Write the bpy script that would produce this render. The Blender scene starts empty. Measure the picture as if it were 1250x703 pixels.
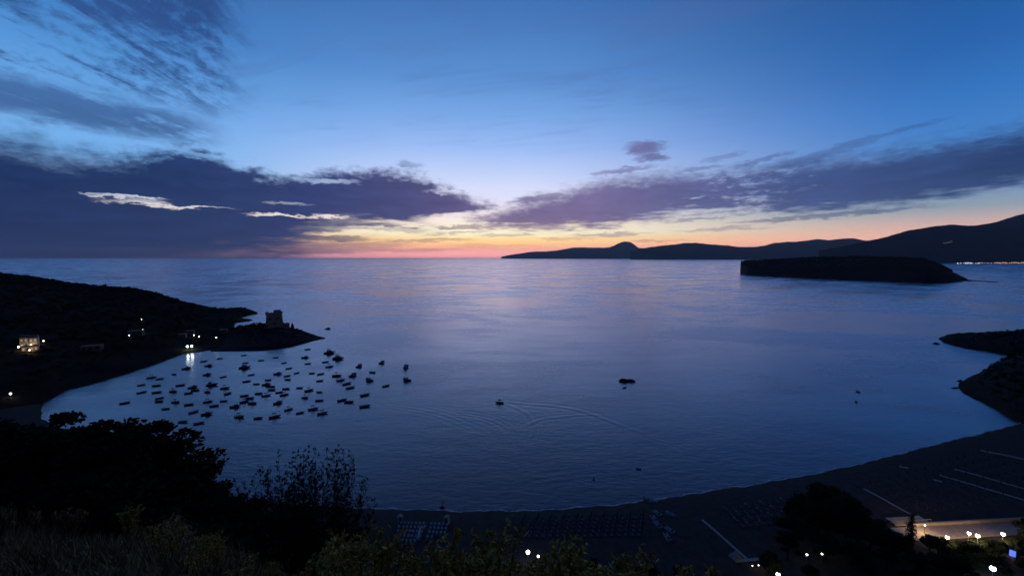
import bpy, bmesh, math, random
import numpy as np
from mathutils import Vector, Matrix
from mathutils.bvhtree import BVHTree

C = bpy.context.scene.collection
SC = bpy.context.scene
R = math.radians

# ------------------------------------------------------------------ camera
EYE = 75.0                      # metres above the sea
FPX = 488.0                     # focal length for a 1250 px wide frame
PITCH = R(4.394)
cam_d = bpy.data.cameras.new('camera')
cam = bpy.data.objects.new('camera', cam_d)
C.objects.link(cam)
cam.location = (0, 0, EYE)
cam.rotation_euler = (R(90) - PITCH, 0, 0)
cam_d.sensor_width = 36
cam_d.lens = 36 * FPX / 1250
cam_d.clip_start = 0.1
cam_d.clip_end = 200000
SC.camera = cam
SC.view_settings.view_transform = 'Standard'
SC.view_settings.look = 'None'
SC.view_settings.exposure = 0.0
SC.view_settings.gamma = 1.0
SC.cycles.use_denoising = True
SC.cycles.max_bounces = 6
SC.cycles.volume_bounces = 0
SC.cycles.caustics_reflective = False
SC.cycles.caustics_refractive = False
SC.cycles.sample_clamp_indirect = 2.0


def direction(px, py):
    """Direction in the world of a sight line."""
    dx, dy = (px - 625) / FPX, (351.5 - py) / FPX
    c, s = math.cos(PITCH), math.sin(PITCH)
    return np.array((dx, c + dy * s, -s + dy * c))


def P(px, py, z=None, Y=None):
    """Point of the place on a sight line, at height z or forward distance Y."""
    d = direction(px, py)
    k = (z - EYE) / d[2] if z is not None else Y / d[1]
    return np.array((0, 0, EYE)) + d * k


def azel(px, py):
    d = direction(px, py)
    return math.degrees(math.atan2(d[0], d[1])), math.degrees(math.atan2(d[2], math.hypot(d[0], d[1])))


def lin(c):
    """8 bit display colour to linear."""
    out = []
    for v in c[:3]:
        v = v / 255
        out.append(v / 12.92 if v <= 0.04045 else ((v + 0.055) / 1.055) ** 2.4)
    return tuple(out) + (1.0,)


# ------------------------------------------------------------------ node expressions
class E:
    """A float socket of a node tree with arithmetic."""
    def __init__(self, nt, sock):
        self.nt, self.s = nt, sock

    def op(self, kind, *others, clamp=False):
        n = self.nt.nodes.new('ShaderNodeMath')
        n.operation = kind
        n.use_clamp = clamp
        for i, o in enumerate((self,) + others):
            if isinstance(o, E):
                self.nt.links.new(o.s, n.inputs[i])
            else:
                n.inputs[i].default_value = o
        return E(self.nt, n.outputs[0])

    def __add__(self, o): return self.op('ADD', o)
    def __radd__(self, o): return self.op('ADD', o)
    def __sub__(self, o): return self.op('SUBTRACT', o)
    def __rsub__(self, o): return (self * -1.0) + o
    def __mul__(self, o): return self.op('MULTIPLY', o)
    def __rmul__(self, o): return self.op('MULTIPLY', o)
    def __truediv__(self, o): return self.op('DIVIDE', o)
    def abs(self): return self.op('ABSOLUTE')
    def max(self, o): return self.op('MAXIMUM', o)
    def min(self, o): return self.op('MINIMUM', o)

    def ss(self, a, b, lo=0.0, hi=1.0):
        n = self.nt.nodes.new('ShaderNodeMapRange')
        n.interpolation_type = 'SMOOTHSTEP'
        self.nt.links.new(self.s, n.inputs[0])
        if a <= b:
            v = (a, b, lo, hi)
        else:
            v = (b, a, hi, lo)
        for i, x in enumerate(v):
            n.inputs[i + 1].default_value = x
        return E(self.nt, n.outputs[0])


def noise(nt, vec, scale, detail=6, rough=0.55, mul=(1, 1, 1), off=(0, 0, 0), dist=0.0, lac=2.0):
    mp = nt.nodes.new('ShaderNodeMapping')
    mp.inputs['Scale'].default_value = mul
    mp.inputs['Location'].default_value = off
    nt.links.new(vec, mp.inputs['Vector'])
    n = nt.nodes.new('ShaderNodeTexNoise')
    n.inputs['Scale'].default_value = scale
    n.inputs['Detail'].default_value = detail
    n.inputs['Roughness'].default_value = rough
    n.inputs['Distortion'].default_value = dist
    n.inputs['Lacunarity'].default_value = lac
    nt.links.new(mp.outputs[0], n.inputs['Vector'])
    return E(nt, n.outputs[0])


def ramp(nt, fac, stops, ease='LINEAR'):
    n = nt.nodes.new('ShaderNodeValToRGB')
    cr = n.color_ramp
    cr.interpolation = ease
    while len(cr.elements) > 1:
        cr.elements.remove(cr.elements[-1])
    for i, (p, c) in enumerate(stops):
        e = cr.elements[0] if i == 0 else cr.elements.new(p)
        e.position = p
        e.color = c
    nt.links.new(fac.s, n.inputs[0])
    return n.outputs[0]


def mix(nt, fac, a, b, kind='MIX'):
    n = nt.nodes.new('ShaderNodeMix')
    n.data_type = 'RGBA'
    n.blend_type = kind
    for i, v in ((0, fac), (6, a), (7, b)):
        if isinstance(v, E):
            nt.links.new(v.s, n.inputs[i])
        elif isinstance(v, (tuple, list, float, int)):
            n.inputs[i].default_value = v
        else:
            nt.links.new(v, n.inputs[i])
    return n.outputs[2]


def fcurve(nt, x, pts, lo, hi):
    """Piecewise linear function of x (degrees of azimuth) with values in lo..hi."""
    n = nt.nodes.new('ShaderNodeFloatCurve')
    cm = n.mapping
    cv = cm.curves[0]
    f = lambda p: ((p[0] + 180) / 360, (p[1] - lo) / (hi - lo))
    pts = [f(p) for p in sorted(pts)]
    cv.points[0].location = pts[0]
    cv.points[1].location = pts[-1]
    for p in pts[1:-1]:
        cv.points.new(*p)
    for p in cv.points:
        p.handle_type = 'AUTO_CLAMPED'
    cm.update()
    nt.links.new(((x + 180.0) / 360.0).s, n.inputs['Value'])
    return E(nt, n.outputs[0]) * (hi - lo) + lo


HAZE, HAZE_TOP = 2.5e-5, 960.0      # density of the evening air and the height it reaches

# ------------------------------------------------------------------ sky
def make_world():
    w = bpy.data.worlds.new('World')
    SC.world = w
    w.use_nodes = True
    nt = w.node_tree
    nt.nodes.clear()
    out = nt.nodes.new('ShaderNodeOutputWorld')
    tc = nt.nodes.new('ShaderNodeTexCoord')
    vec = tc.outputs['Generated']
    sp = nt.nodes.new('ShaderNodeSeparateXYZ')
    nt.links.new(vec, sp.inputs[0])
    x, y, z = (E(nt, o) for o in sp.outputs)
    az = x.op('ARCTAN2', y) * (180 / math.pi)
    el = z.op('ARCSINE') * (180 / math.pi)
    elc = el.max(0.0)
    t = (elc / 90.0).op('POWER', 0.5)

    # the sky is seen through the evening haze: give it the light that is left over after the air has dimmed it
    def through(e, c):
        path = min(41500.0, (HAZE_TOP - EYE) / max(math.sin(R(e)), 1e-4))
        T = math.exp(-HAZE * path)
        return tuple(max(0.0, (v - a * (1 - T)) / T) * 0.2 for v, a in zip(lin(c)[:3], (0.020, 0.036, 0.10))) + (1.0,)

    def rp(stops):
        return ramp(nt, t, [((max(e, 0) / 90) ** 0.5, through(max(e, 0.12), c)) for e, c in stops])

    # afterglow side, clear dusk to either hand, and the dark eastern half of the sky
    centre = rp([(0, (212, 142, 156)), (0.45, (246, 164, 168)), (1.0, (242, 166, 154)), (1.8, (253, 194, 140)), (2.6, (255, 220, 156)), (3.4, (255, 246, 210)), (4.6, (255, 240, 216)), (6, (240, 226, 232)),
                 (8, (224, 225, 248)), (9.6, (214, 221, 250)), (12, (188, 207, 249)), (15, (154, 188, 245)), (19, (120, 167, 229)), (23, (92, 145, 211)), (30, (68, 119, 187)), (40, (44, 88, 150)), (55, (28, 60, 112)), (90, (16, 34, 74))])
    right = rp([(0, (178, 120, 122)), (1.2, (220, 158, 150)), (2.9, (208, 172, 164)), (4.8, (140, 156, 172)), (8, (94, 141, 194)), (11, (70, 130, 200)), (15, (54, 117, 192)), (19, (41, 101, 174)), (31, (27, 70, 132)),
                (45, (20, 52, 104)), (65, (16, 38, 82)), (90, (16, 34, 74))])
    left = rp([(0, (120, 100, 130)), (2.5, (206, 172, 164)), (4.8, (232, 216, 202)), (6.5, (196, 206, 228)), (8, (140, 182, 230)), (10, (120, 178, 236)), (14.4, (110, 169, 231)), (19, (84, 148, 214)), (23, (64, 126, 195)), (31, (46, 98, 164)),
               (45, (28, 64, 122)), (65, (18, 42, 90)), (90, (16, 34, 74))])
    back = rp([(0, (20, 28, 58)), (4, (26, 36, 72)), (10, (26, 42, 84)), (25, (22, 40, 84)), (50, (17, 36, 78)), (90, (16, 34, 74))])
    glow = (az + 3.0)
    col = mix(nt, glow.ss(2, 52), centre, right)
    col = mix(nt, glow.ss(-6, -42), col, left)
    col = mix(nt, az.abs().ss(55, 125), col, back)
    vm = nt.nodes.new('ShaderNodeVectorMath')
    vm.operation = 'SCALE'
    nt.links.new(col, vm.inputs[0])
    vm.inputs['Scale'].default_value = 5.0
    col = vm.outputs[0]

    # dusk component of the physical sky, sun just under the horizon behind the cape
    sky = nt.nodes.new('ShaderNodeTexSky')
    sky.sky_type = 'NISHITA'
    sky.sun_disc = False
    sky.sun_elevation = R(-2.5)
    sky.sun_rotation = R(-3)
    nt.links.new(vec, sky.inputs[0]) if sky.inputs else None

    # ---------------- clouds
    def edge(pts, lo, hi, sky_pts):
        q = [azel(px, py) for px, py in pts] + sky_pts
        return fcurve(nt, az, q, lo, hi)

    n_big = noise(nt, vec, 7.0, 7, 0.6, (1, 1, 2.6)) - 0.5
    n_fine = (noise(nt, vec, 24.0, 9, 0.66, (1, 1, 2.6), (3, 1, 7)) - 0.5) * 1.7
    n_str = (noise(nt, vec, 10.0, 9, 0.64, (1, 1, 8.0), (1, 5, 2)) - 0.5) * 1.5
    n_puff = (noise(nt, vec, 60.0, 7, 0.65, (1, 1, 1.8), (8, 2, 4)) - 0.5) * 1.6
    n_tilt = (noise(nt, vec, 11.0, 9, 0.66, (1, 1, 6.0), (4, 4, 4)) - 0.5) * 1.5

    # long dark bank over the sea, from the west round to the south
    top1 = edge([(0, 152), (40, 160), (75, 176), (130, 181), (200, 180), (232, 179), (262, 188), (300, 201), (340, 207), (420, 207), (480, 206), (520, 213), (548, 224), (570, 236), (592, 246), (612, 254), (640, 268)], -20, 30,
                [(-180, -15), (-140, 8), (-100, 15), (-70, 17), (14, -10), (40, -18), (180, -15)])
    bot1 = edge([(250, 340), (320, 330), (360, 316), (390, 296), (420, 288), (450, 283), (500, 277), (545, 270), (575, 262), (600, 256)], -20, 30,
                [(-180, -8), (-70, -8), (20, 10), (180, -5)])
    e1 = top1 + n_big * 3.2 + n_fine * 2.0 + n_puff * 1.2 - el
    soft_left = az.ss(-38, -54, 0.9, 2.3)
    d_top = (e1 / soft_left).ss(-0.6, 1.7)
    d_bot = ((el - bot1 + n_str * 5.0 + n_fine * 1.4) / az.ss(-27, -14, 3.6, 1.0)).ss(-0.9, 1.1)
    bank = d_top * d_bot

    def slit(px, py, rx, ry, k=1.0):
        a, e = azel(px, py)
        u = (az - a + n_big * 6.0 + n_fine * 2.5) / rx
        v = (el - e + n_str * 1.0 + n_fine * 0.8 + n_puff * 0.35) / ry
        return ((u * u) + (v * v)).ss(1.35, 0.0) * k

    holes = slit(158, 241, 3.4, 0.15, 0.9)
    for a in ((205, 251, 5.6, 0.19, 0.95), (170, 246, 3.0, 0.22, .6), (340, 263, 4.2, 0.21, 0.95), (398, 265.5, 3.4, 0.21, 0.95), (400, 221, 4.0, 0.34, 0.6), (355, 248, 2.6, 0.2, 0.35), (250, 190, 2.4, .35, .6), (545, 268, 5.2, 0.9, 1.0),
              (500, 272, 4.0, .45, .7), (500, 284, 6.0, 0.8, 0.95), (545, 234, 3.0, .35, .6), (420, 285, 4.5, 0.42, 0.9), (448, 277, 3, .3, .6)):
        holes = holes.max(slit(*a))
    bank = bank * (1.0 - holes)

    # band rising to the north
    top2 = edge([(565, 272), (590, 262), (615, 250), (650, 236), (700, 224), (745, 214), (780, 208), (820, 205), (880, 203), (950, 193), (1050, 180), (1150, 165), (1250, 149)], -20, 40,
                [(-180, -18), (-20, -12), (70, 24), (110, 26), (150, 5), (180, -18)])
    bot2 = edge([(565, 274), (590, 279), (640, 282), (700, 281), (745, 278), (790, 268), (840, 261), (900, 261), (960, 262), (1010, 260), (1080, 254), (1150, 244), (1250, 228)], -20, 40,
                [(-180, 5), (-20, 10), (70, 11), (110, 10), (150, 8), (180, 5)])
    thick = az.ss(16, 30, 1.0, 0.0).max(az.ss(30, 42))
    cell = (noise(nt, vec, 46.0, 5, 0.6, (1, 1, 3.2), (6, 2, 9)) - 0.5) * 1.8
    gaps = n_tilt * 0.8 + n_fine * 0.35 + cell * 0.45
    e2 = top2 - el + n_big * 2.4 + n_fine * 1.6 + cell * 1.2
    f2 = el - bot2 + n_str * 3.4 + n_fine * 0.8 + cell * 0.6
    band = (e2.ss(-0.6, 2.4)) * (f2.ss(-0.5, 1.3)) * (gaps + thick * 0.42).ss(-0.36, 0.10)

    # thin bars low over the glow and the little clouds above the band
    def bar(px, py, rx, ry, tilt=0.0, k=0.8):
        a, e = azel(px, py)
        du = az - a
        u = (du + n_fine * 3.0) / rx
        v = (el - e - du * tilt + n_str * 0.9 + n_fine * 0.7 + n_puff * 0.5) / ry
        return ((u * u) + (v * v)).ss(1.0, 0.1) * k
    bars = bar(785, 181, 3.4, 1.25, 0.02, 0.95)
    for a in ((797, 193, 2.6, 0.6, 0.0, 0.9), (760, 208, 5, 0.5, 0.06, 0.7), (655, 243, 5, 0.6, 0.12, .8), (560, 284, 6, 0.28, 0.03, 0.55), (490, 281, 5, 0.35, 0, 0.5), (640, 277, 8, 0.28, 0.0, 0.4), (740, 286, 7, 0.3, 0.02, 0.6), (850, 268, 5, 0.3, 0.02, 0.6),
              (880, 280, 7, 0.28, 0.03, 0.45), (800, 294, 5, 0.22, 0.0, 0.45), (1000, 264, 11, 0.35, 0.05, 0.7), (460, 298, 6, 0.45, 0.0, 0.5), (1100, 160, 4, .35, 0.12, 0.4), (1060, 168, 3, .3, .1, .4), (930, 196, 4, .35, .12, .55), (850, 207, 3.5, .35, .08, .5), (500, 200, 2.5, .5, 0, .5), (880, 192, 3, .4, .1, .4),
              (960, 203, 6, .7, .18, .6), (1010, 186, 6, .6, .2, .5), (600, 300, 9, .25, 0, .25), (690, 291, 6, .25, 0, .4), (395, 291, 6, .5, .02, .7), (430, 300, 8, .45, 0, .5), (380, 306, 9, .6, 0, .6), (520, 293, 8, .3, .02, .55), (560, 277, 5, .3, .03, .7), (480, 305, 12, .35, 0, .4), (620, 287, 6, .25, .02, .5)):
        bars = bars.max(bar(*a))

    # torn high cloud, top of the southern sky, on a plane overhead
    inv = (z.max(0.06)).op('DIVIDE', 1.0)
    zz = z.max(0.08)
    px_, py_ = x / zz, y / zz
    cb = nt.nodes.new('ShaderNodeCombineXYZ')
    nt.links.new(px_.s, cb.inputs[0]); nt.links.new(py_.s, cb.inputs[1])
    rot = nt.nodes.new('ShaderNodeVectorRotate')
    rot.rotation_type = 'Z_AXIS'
    rot.inputs['Angle'].default_value = R(-97)
    nt.links.new(cb.outputs[0], rot.inputs['Vector'])
    pv = rot.outputs[0]
    c_big = noise(nt, pv, 0.9, 3, 0.5, (1, 1, 1), (2.3, 0.7, 0), 0.4) - 0.5
    c_str = noise(nt, pv, 2.4, 9, 0.62, (0.42, 1.8, 1), (0.3, 4.1, 0), 0.6) - 0.5
    e_l = az + n_big * 8 + n_puff * 3
    region = e_l.ss(-31, -36) * (el + n_big * 5).ss(14.5, 18.0) * az.ss(-150, -110)
    torn = region * (c_str * 1.2 + c_big * 0.5 + n_puff * 0.30 + el.ss(19, 30, 0.05, 0.09)).ss(-0.10, 0.20)
    low_streak = (az + n_big * 6).ss(-33, -38) * bar(90, 132, 17, 2.2, -0.02, 0.85) * (c_str + n_fine * 0.4).ss(-0.30, 0.02)
    torn = torn.max(low_streak)
    rot2 = nt.nodes.new('ShaderNodeVectorRotate')
    rot2.rotation_type = 'Z_AXIS'
    rot2.inputs['Angle'].default_value = R(17)
    nt.links.new(cb.outputs[0], rot2.inputs['Vector'])
    c_veil = noise(nt, rot2.outputs[0], 2.2, 9, 0.62, (0.5, 1.9, 1), (1.3, 2.1, 0), 0.7) - 0.5
    faint = (c_veil * 1.3 + c_big * 0.7).ss(-0.06, 0.30) * el.ss(12, 20) * 0.55 * az.ss(50, 20, 0.12, 1.0) * az.ss(-160, -90)
    # ---------------- cloud colours by where they stand to the glow
    u = (az + 180.0) / 360.0
    cc = ramp(nt, u, [((a + 180) / 360, lin(c)) for a, c in
                      ((-180, (24, 32, 66)), (-100, (28, 36, 76)), (-52, (25, 49, 96)), (-38, (34, 56, 104)), (-26, (50, 64, 116)), (-14, (78, 80, 130)), (-3, (112, 97, 146)), (10, (116, 100, 150)),
                       (22, (92, 94, 146)), (36, (62, 82, 136)), (52, (35, 60, 108)), (100, (28, 38, 78)), (180, (24, 32, 66)))])
    warm = mix(nt, el.ss(6.0, 1.6) * glow.abs().ss(26, 6) * 0.55, cc, lin((186, 128, 138)))
    shade = n_big * 0.4 + n_fine * 0.28 + n_tilt * 0.25 + n_str * 0.45 + 1.0
    tint = nt.nodes.new('ShaderNodeCombineXYZ')
    for i in range(3):
        nt.links.new(shade.s, tint.inputs[i])
    ccol = mix(nt, 1.0, warm, tint.outputs[0], 'MULTIPLY')
    torn_col = mix(nt, c_big.ss(-0.2, 0.3), lin((38, 66, 122)), lin((48, 82, 144)))
    torn_col = mix(nt, az.abs().ss(55, 125), torn_col, lin((24, 36, 74)))
    col = mix(nt, faint, col, mix(nt, 0.55, col, lin((84, 108, 168))))
    col = mix(nt, torn * 0.88, col, torn_col)
    col = mix(nt, bars * 0.85, col, ccol)
    col = mix(nt, band * 0.94, col, ccol)
    col = mix(nt, bank * 0.995, col, ccol)

    bg = nt.nodes.new('ShaderNodeBackground')
    nt.links.new(col, bg.inputs[0])
    bg.inputs[1].default_value = 1.0
    bg2 = nt.nodes.new('ShaderNodeBackground')
    nt.links.new(sky.outputs[0], bg2.inputs[0])
    bg2.inputs[1].default_value = 0.005
    add = nt.nodes.new('ShaderNodeAddShader')
    nt.links.new(bg.outputs[0], add.inputs[0])
    nt.links.new(bg2.outputs[0], add.inputs[1])
    nt.links.new(add.outputs[0], out.inputs[0])
    w.cycles.sampling_method = 'MANUAL'
    w.cycles.sample_map_resolution = 1024


make_world()

# last light of the sun that is going under behind the cape
sun_d = bpy.data.lights.new('sun', 'SUN')
sun_d.energy = 0.004
sun_d.angle = R(12)
sun_d.color = (1.0, 0.72, 0.5)
sun = bpy.data.objects.new('sun', sun_d)
C.objects.link(sun)
sun.rotation_euler = (R(87), 0, R(177))
sun.location = (0, 0, 300)


# ------------------------------------------------------------------ object helpers
def tag(o, label=None, cat=None, group=None, kind=None):
    if label: o['label'] = label
    if cat: o['category'] = cat
    if group: o['group'] = group
    if kind: o['kind'] = kind
    return o


def link(name, me, mat=None, parent=None):
    o = bpy.data.objects.new(name, me)
    C.objects.link(o)
    if mat is not None and not me.materials:
        me.materials.append(mat)
    if parent is not None:
        o.parent = parent
    return o


def empty(name, loc=(0, 0, 0), rz=0.0):
    o = bpy.data.objects.new(name, None)
    C.objects.link(o)
    o.location = tuple(float(v) for v in loc)
    o.rotation_euler = (0, 0, rz)
    return o


KIDS = {}


def copy_tree(o, parent=None):
    c = o.copy()
    C.objects.link(c)
    if parent is not None:
        c.parent = parent
    for ch in o.children:
        copy_tree(ch, c)
    return c


def mesh_np(name, v, f, smooth=False):
    """Mesh from arrays of vertices and of equal sided faces."""
    v = np.asarray(v, np.float32)
    f = np.asarray(f, np.int32)
    k = f.shape[1]
    me = bpy.data.meshes.new(name)
    me.vertices.add(len(v))
    me.vertices.foreach_set('co', v.ravel())
    me.loops.add(f.size)
    me.loops.foreach_set('vertex_index', f.ravel())
    me.polygons.add(len(f))
    me.polygons.foreach_set('loop_start', np.arange(0, f.size, k, dtype=np.int32))
    me.polygons.foreach_set('use_smooth', np.full(len(f), smooth))
    me.update(calc_edges=True)
    me.validate()
    return me


class MB:
    """Collects solids into one mesh."""
    def __init__(self):
        self.v, self.f = [], []

    def add(self, v, f):
        n = len(self.v)
        self.v += [tuple(map(float, p)) for p in v]
        self.f += [tuple(i + n for i in q) for q in f]
        return self

    def box(self, x0, x1, y0, y1, z0, z1, taper=1.0):
        cx, cy = (x0 + x1) / 2, (y0 + y1) / 2
        hx, hy = (x1 - x0) / 2, (y1 - y0) / 2
        v = [(cx + sx * hx * t, cy + sy * hy * t, z) for z, t in ((z0, 1), (z1, taper)) for sx, sy in ((-1, -1), (1, -1), (1, 1), (-1, 1))]
        return self.add(v, [(3, 2, 1, 0), (4, 5, 6, 7), (0, 1, 5, 4), (1, 2, 6, 5), (2, 3, 7, 6), (3, 0, 4, 7)])

    def tube(self, pts, rad, n=6, cap=True):
        pts = [Vector(p) for p in pts]
        if not hasattr(rad, '__len__'):
            rad = [rad] * len(pts)
        base = len(self.v)
        v, f = [], []
        for i, p in enumerate(pts):
            d = (pts[min(i + 1, len(pts) - 1)] - pts[max(i - 1, 0)]).normalized()
            a = d.orthogonal().normalized() if abs(d.z) > 0.95 else d.cross(Vector((0, 0, 1))).normalized()
            b = d.cross(a)
            for k in range(n):
                t = 2 * math.pi * k / n
                v.append(p + (a * math.cos(t) + b * math.sin(t)) * rad[i])
        for i in range(len(pts) - 1):
            for k in range(n):
                f.append((i * n + k, i * n + (k + 1) % n, (i + 1) * n + (k + 1) % n, (i + 1) * n + k))
        if cap:
            f.append(tuple(range(n - 1, -1, -1)))
            f.append(tuple(range((len(pts) - 1) * n, len(pts) * n)))
        return self.add(v, f)

    def ball(self, c, r, nu=10, nv=6, sz=1.0):
        v, f = [], []
        for i in range(nv + 1):
            th = math.pi * i / nv
            for k in range(nu):
                ph = 2 * math.pi * k / nu
                v.append((c[0] + r * math.sin(th) * math.cos(ph), c[1] + r * math.sin(th) * math.sin(ph), c[2] + r * sz * math.cos(th)))
        for i in range(nv):
            for k in range(nu):
                f.append((i * nu + k, (i + 1) * nu + k, (i + 1) * nu + (k + 1) % nu, i * nu + (k + 1) % nu))
        return self.add(v, f)

    def prism(self, outline, z0, z1, top=1.0):
        n = len(outline)
        cx = sum(p[0] for p in outline) / n
        cy = sum(p[1] for p in outline) / n
        v = [(p[0], p[1], z0) for p in outline] + [(cx + (p[0] - cx) * top, cy + (p[1] - cy) * top, z1) for p in outline]
        f = [(i, (i + 1) % n, n + (i + 1) % n, n + i) for i in range(n)]
        f += [tuple(range(n - 1, -1, -1)), tuple(range(n, 2 * n))]
        return self.add(v, f)

    def mesh(self, name, smooth=False):
        me = bpy.data.meshes.new(name)
        me.from_pydata(self.v, [], self.f)
        me.polygons.foreach_set('use_smooth', [smooth] * len(me.polygons))
        me.update()
        return me

    def build(self, name, mat, parent=None, smooth=False):
        return link(name, self.mesh(name, smooth), mat, parent)


def material(name, base, rough=0.8, var=0.35, scale=3.0, metal=0.0, spec=0.3, coord='Object', bump=0.0, other=None):
    m = bpy.data.materials.new(name)
    m.use_nodes = True
    nt = m.node_tree
    bs = nt.nodes['Principled BSDF']
    tc = nt.nodes.new('ShaderNodeTexCoord')
    n = noise(nt, tc.outputs[coord], scale, 6, 0.6)
    b2 = other if other else tuple(min(1, c * (1 + var)) for c in base)
    b1 = tuple(c * (1 - var) for c in base)
    col = ramp(nt, n, [(0.3, b1 + (1,)), (0.7, b2 + (1,))])
    nt.links.new(col, bs.inputs['Base Color'])
    bs.inputs['Roughness'].default_value = rough
    bs.inputs['Metallic'].default_value = metal
    bs.inputs['Specular IOR Level'].default_value = spec
    if bump:
        bp = nt.nodes.new('ShaderNodeBump')
        bp.inputs['Strength'].default_value = bump
        nt.links.new(n.s, bp.inputs['Height'])
        nt.links.new(bp.outputs[0], bs.inputs['Normal'])
    return m


def glowing(name, col, strength):
    m = bpy.data.materials.new(name)
    m.use_nodes = True
    bs = m.node_tree.nodes['Principled BSDF']
    bs.inputs['Base Color'].default_value = (0.8, 0.8, 0.8, 1)
    bs.inputs['Emission Color'].default_value = tuple(col) + (1,)
    bs.inputs['Emission Strength'].default_value = strength
    return m


M = dict(
    scrub=material('scrub_leaf', (0.028, 0.036, 0.018), 0.9, 0.5, 0.4, spec=0.0),
    leaf=material('tree_leaf', (0.030, 0.042, 0.020), 0.85, 0.5, 1.2, spec=0.02),
    pine=material('pine_needle', (0.022, 0.034, 0.018), 0.85, 0.5, 1.5, spec=0.02),
    bark=material('bark', (0.06, 0.045, 0.033), 0.9, 0.4, 6, spec=0.05),
    land=material('headland_soil', (0.030, 0.027, 0.020), 0.95, 0.5, 0.05, spec=0.0, bump=0.4),
    rock=material('sea_rock', (0.020, 0.019, 0.018), 0.9, 0.5, 0.6, spec=0.05, bump=0.5),
    hill=material('mountain_slope', (0.030, 0.034, 0.034), 0.95, 0.4, 0.002, spec=0.0),
    soil=material('slope_soil', (0.085, 0.066, 0.040), 0.95, 0.5, 0.9, spec=0.0, bump=0.5, other=(0.13, 0.11, 0.06)),
    sand=material('dark_sand', (0.062, 0.056, 0.050), 0.95, 0.25, 0.5, spec=0.02, bump=0.3),
    stone=material('tower_stone', (0.40, 0.31, 0.21), 0.95, 0.35, 0.9, spec=0.05, bump=0.6),
    dark=material('dark_opening', (0.02, 0.02, 0.02), 0.9),
    white=material('white_plastic', (0.62, 0.62, 0.62), 0.4, 0.12, 2),
    grey=material('grey_plastic', (0.28, 0.29, 0.31), 0.5, 0.2, 2),
    blue=material('blue_paint', (0.05, 0.10, 0.22), 0.4, 0.2, 2),
    navy=material('navy_paint', (0.025, 0.032, 0.055), 0.4, 0.25, 2),
    red=material('red_paint', (0.22, 0.05, 0.04), 0.5, 0.25, 2),
    wood=material('varnished_wood', (0.14, 0.085, 0.045), 0.5, 0.35, 5),
    deck=material('grey_wood', (0.34, 0.31, 0.28), 0.85, 0.3, 4),
    canvas=material('canvas', (0.30, 0.29, 0.27), 0.9, 0.15, 2),
    green=material('green_canvas', (0.05, 0.09, 0.07), 0.9, 0.2, 2),
    metal=material('galvanised_metal', (0.30, 0.30, 0.31), 0.45, 0.2, 6, metal=0.7),
    motor=material('motor_cowling', (0.03, 0.03, 0.033), 0.35, 0.3, 3),
    glass=material('dark_glass', (0.02, 0.025, 0.03), 0.08, 0.1, 2, spec=0.5),
    plaster=material('cream_plaster', (0.50, 0.43, 0.33), 0.9, 0.12, 1.2),
    paving=material('pale_paving', (0.36, 0.31, 0.27), 0.9, 0.2, 0.8),
    roof=material('clay_roof', (0.25, 0.12, 0.08), 0.9, 0.3, 2),
    weed=material('weed_leaf', (0.42, 0.27, 0.06), 0.8, 0.45, 9, spec=0.05, other=(0.72, 0.50, 0.13)),
    weedstem=material('weed_stem', (0.11, 0.10, 0.05), 0.9, 0.4, 9, spec=0.02),
    straw=material('dry_grass', (0.24, 0.17, 0.08), 0.95, 0.4, 2, spec=0.0, other=(0.36, 0.27, 0.13)),
    foam=material('sea_foam', (0.55, 0.55, 0.57), 0.8, 0.2, 0.7),
    lamp_white=glowing('lamp_white', (1.0, 0.97, 0.86), 9.0),
    lamp_warm=glowing('lamp_warm', (1.0, 0.80, 0.55), 7.0),
    lamp_cool=glowing('lamp_cool', (0.74, 1.0, 0.95), 9.0),
    win_warm=glowing('window_warm', (1.0, 0.58, 0.25), 0.22),
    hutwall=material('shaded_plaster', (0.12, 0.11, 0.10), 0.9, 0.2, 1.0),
    win_white=glowing('window_white', (0.85, 0.95, 1.0), 4.0),
    sign_blue=glowing('sign_blue', (0.03, 0.10, 1.0), 1.6),
)

ORD = ('first second third fourth fifth sixth seventh eighth ninth tenth eleventh twelfth thirteenth fourteenth fifteenth sixteenth seventeenth eighteenth nineteenth twentieth '
       'twenty-first twenty-second twenty-third twenty-fourth twenty-fifth twenty-sixth twenty-seventh twenty-eighth twenty-ninth thirtieth '
       'thirty-first thirty-second thirty-third thirty-fourth thirty-fifth thirty-sixth thirty-seventh thirty-eighth thirty-ninth fortieth forty-first forty-second forty-third').split()


# ------------------------------------------------------------------ smooth pseudo noise for relief
def fbm(x, y, seed=0, octaves=5, base=1.0, gain=0.5):
    """Sum of rotated sine products, cheap and smooth, about -1..1."""
    rg = np.random.default_rng(seed)
    out = np.zeros_like(x, dtype=float)
    amp, fr, tot = 1.0, base, 0.0
    for _ in range(octaves):
        for _k in range(3):
            a = rg.uniform(0, 2 * math.pi)
            p, q = rg.uniform(0, 6.28, 2)
            u = (x * math.cos(a) + y * math.sin(a)) * fr
            w = (-x * math.sin(a) + y * math.cos(a)) * fr
            out += amp * np.sin(u + p + 1.3 * np.sin(0.7 * w + q)) / 3
        tot += amp
        amp *= gain
        fr *= 2.03
    return out / tot * 1.6


BVH = []


def resample(row, n):
    row = np.asarray(row, float)
    d = np.concatenate(([0], np.cumsum(np.linalg.norm(np.diff(row[:, :2], axis=0), axis=1) + 1e-6)))
    t = np.linspace(0, d[-1], n)
    return np.stack([np.interp(t, d, row[:, k]) for k in range(3)], 1)


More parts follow.
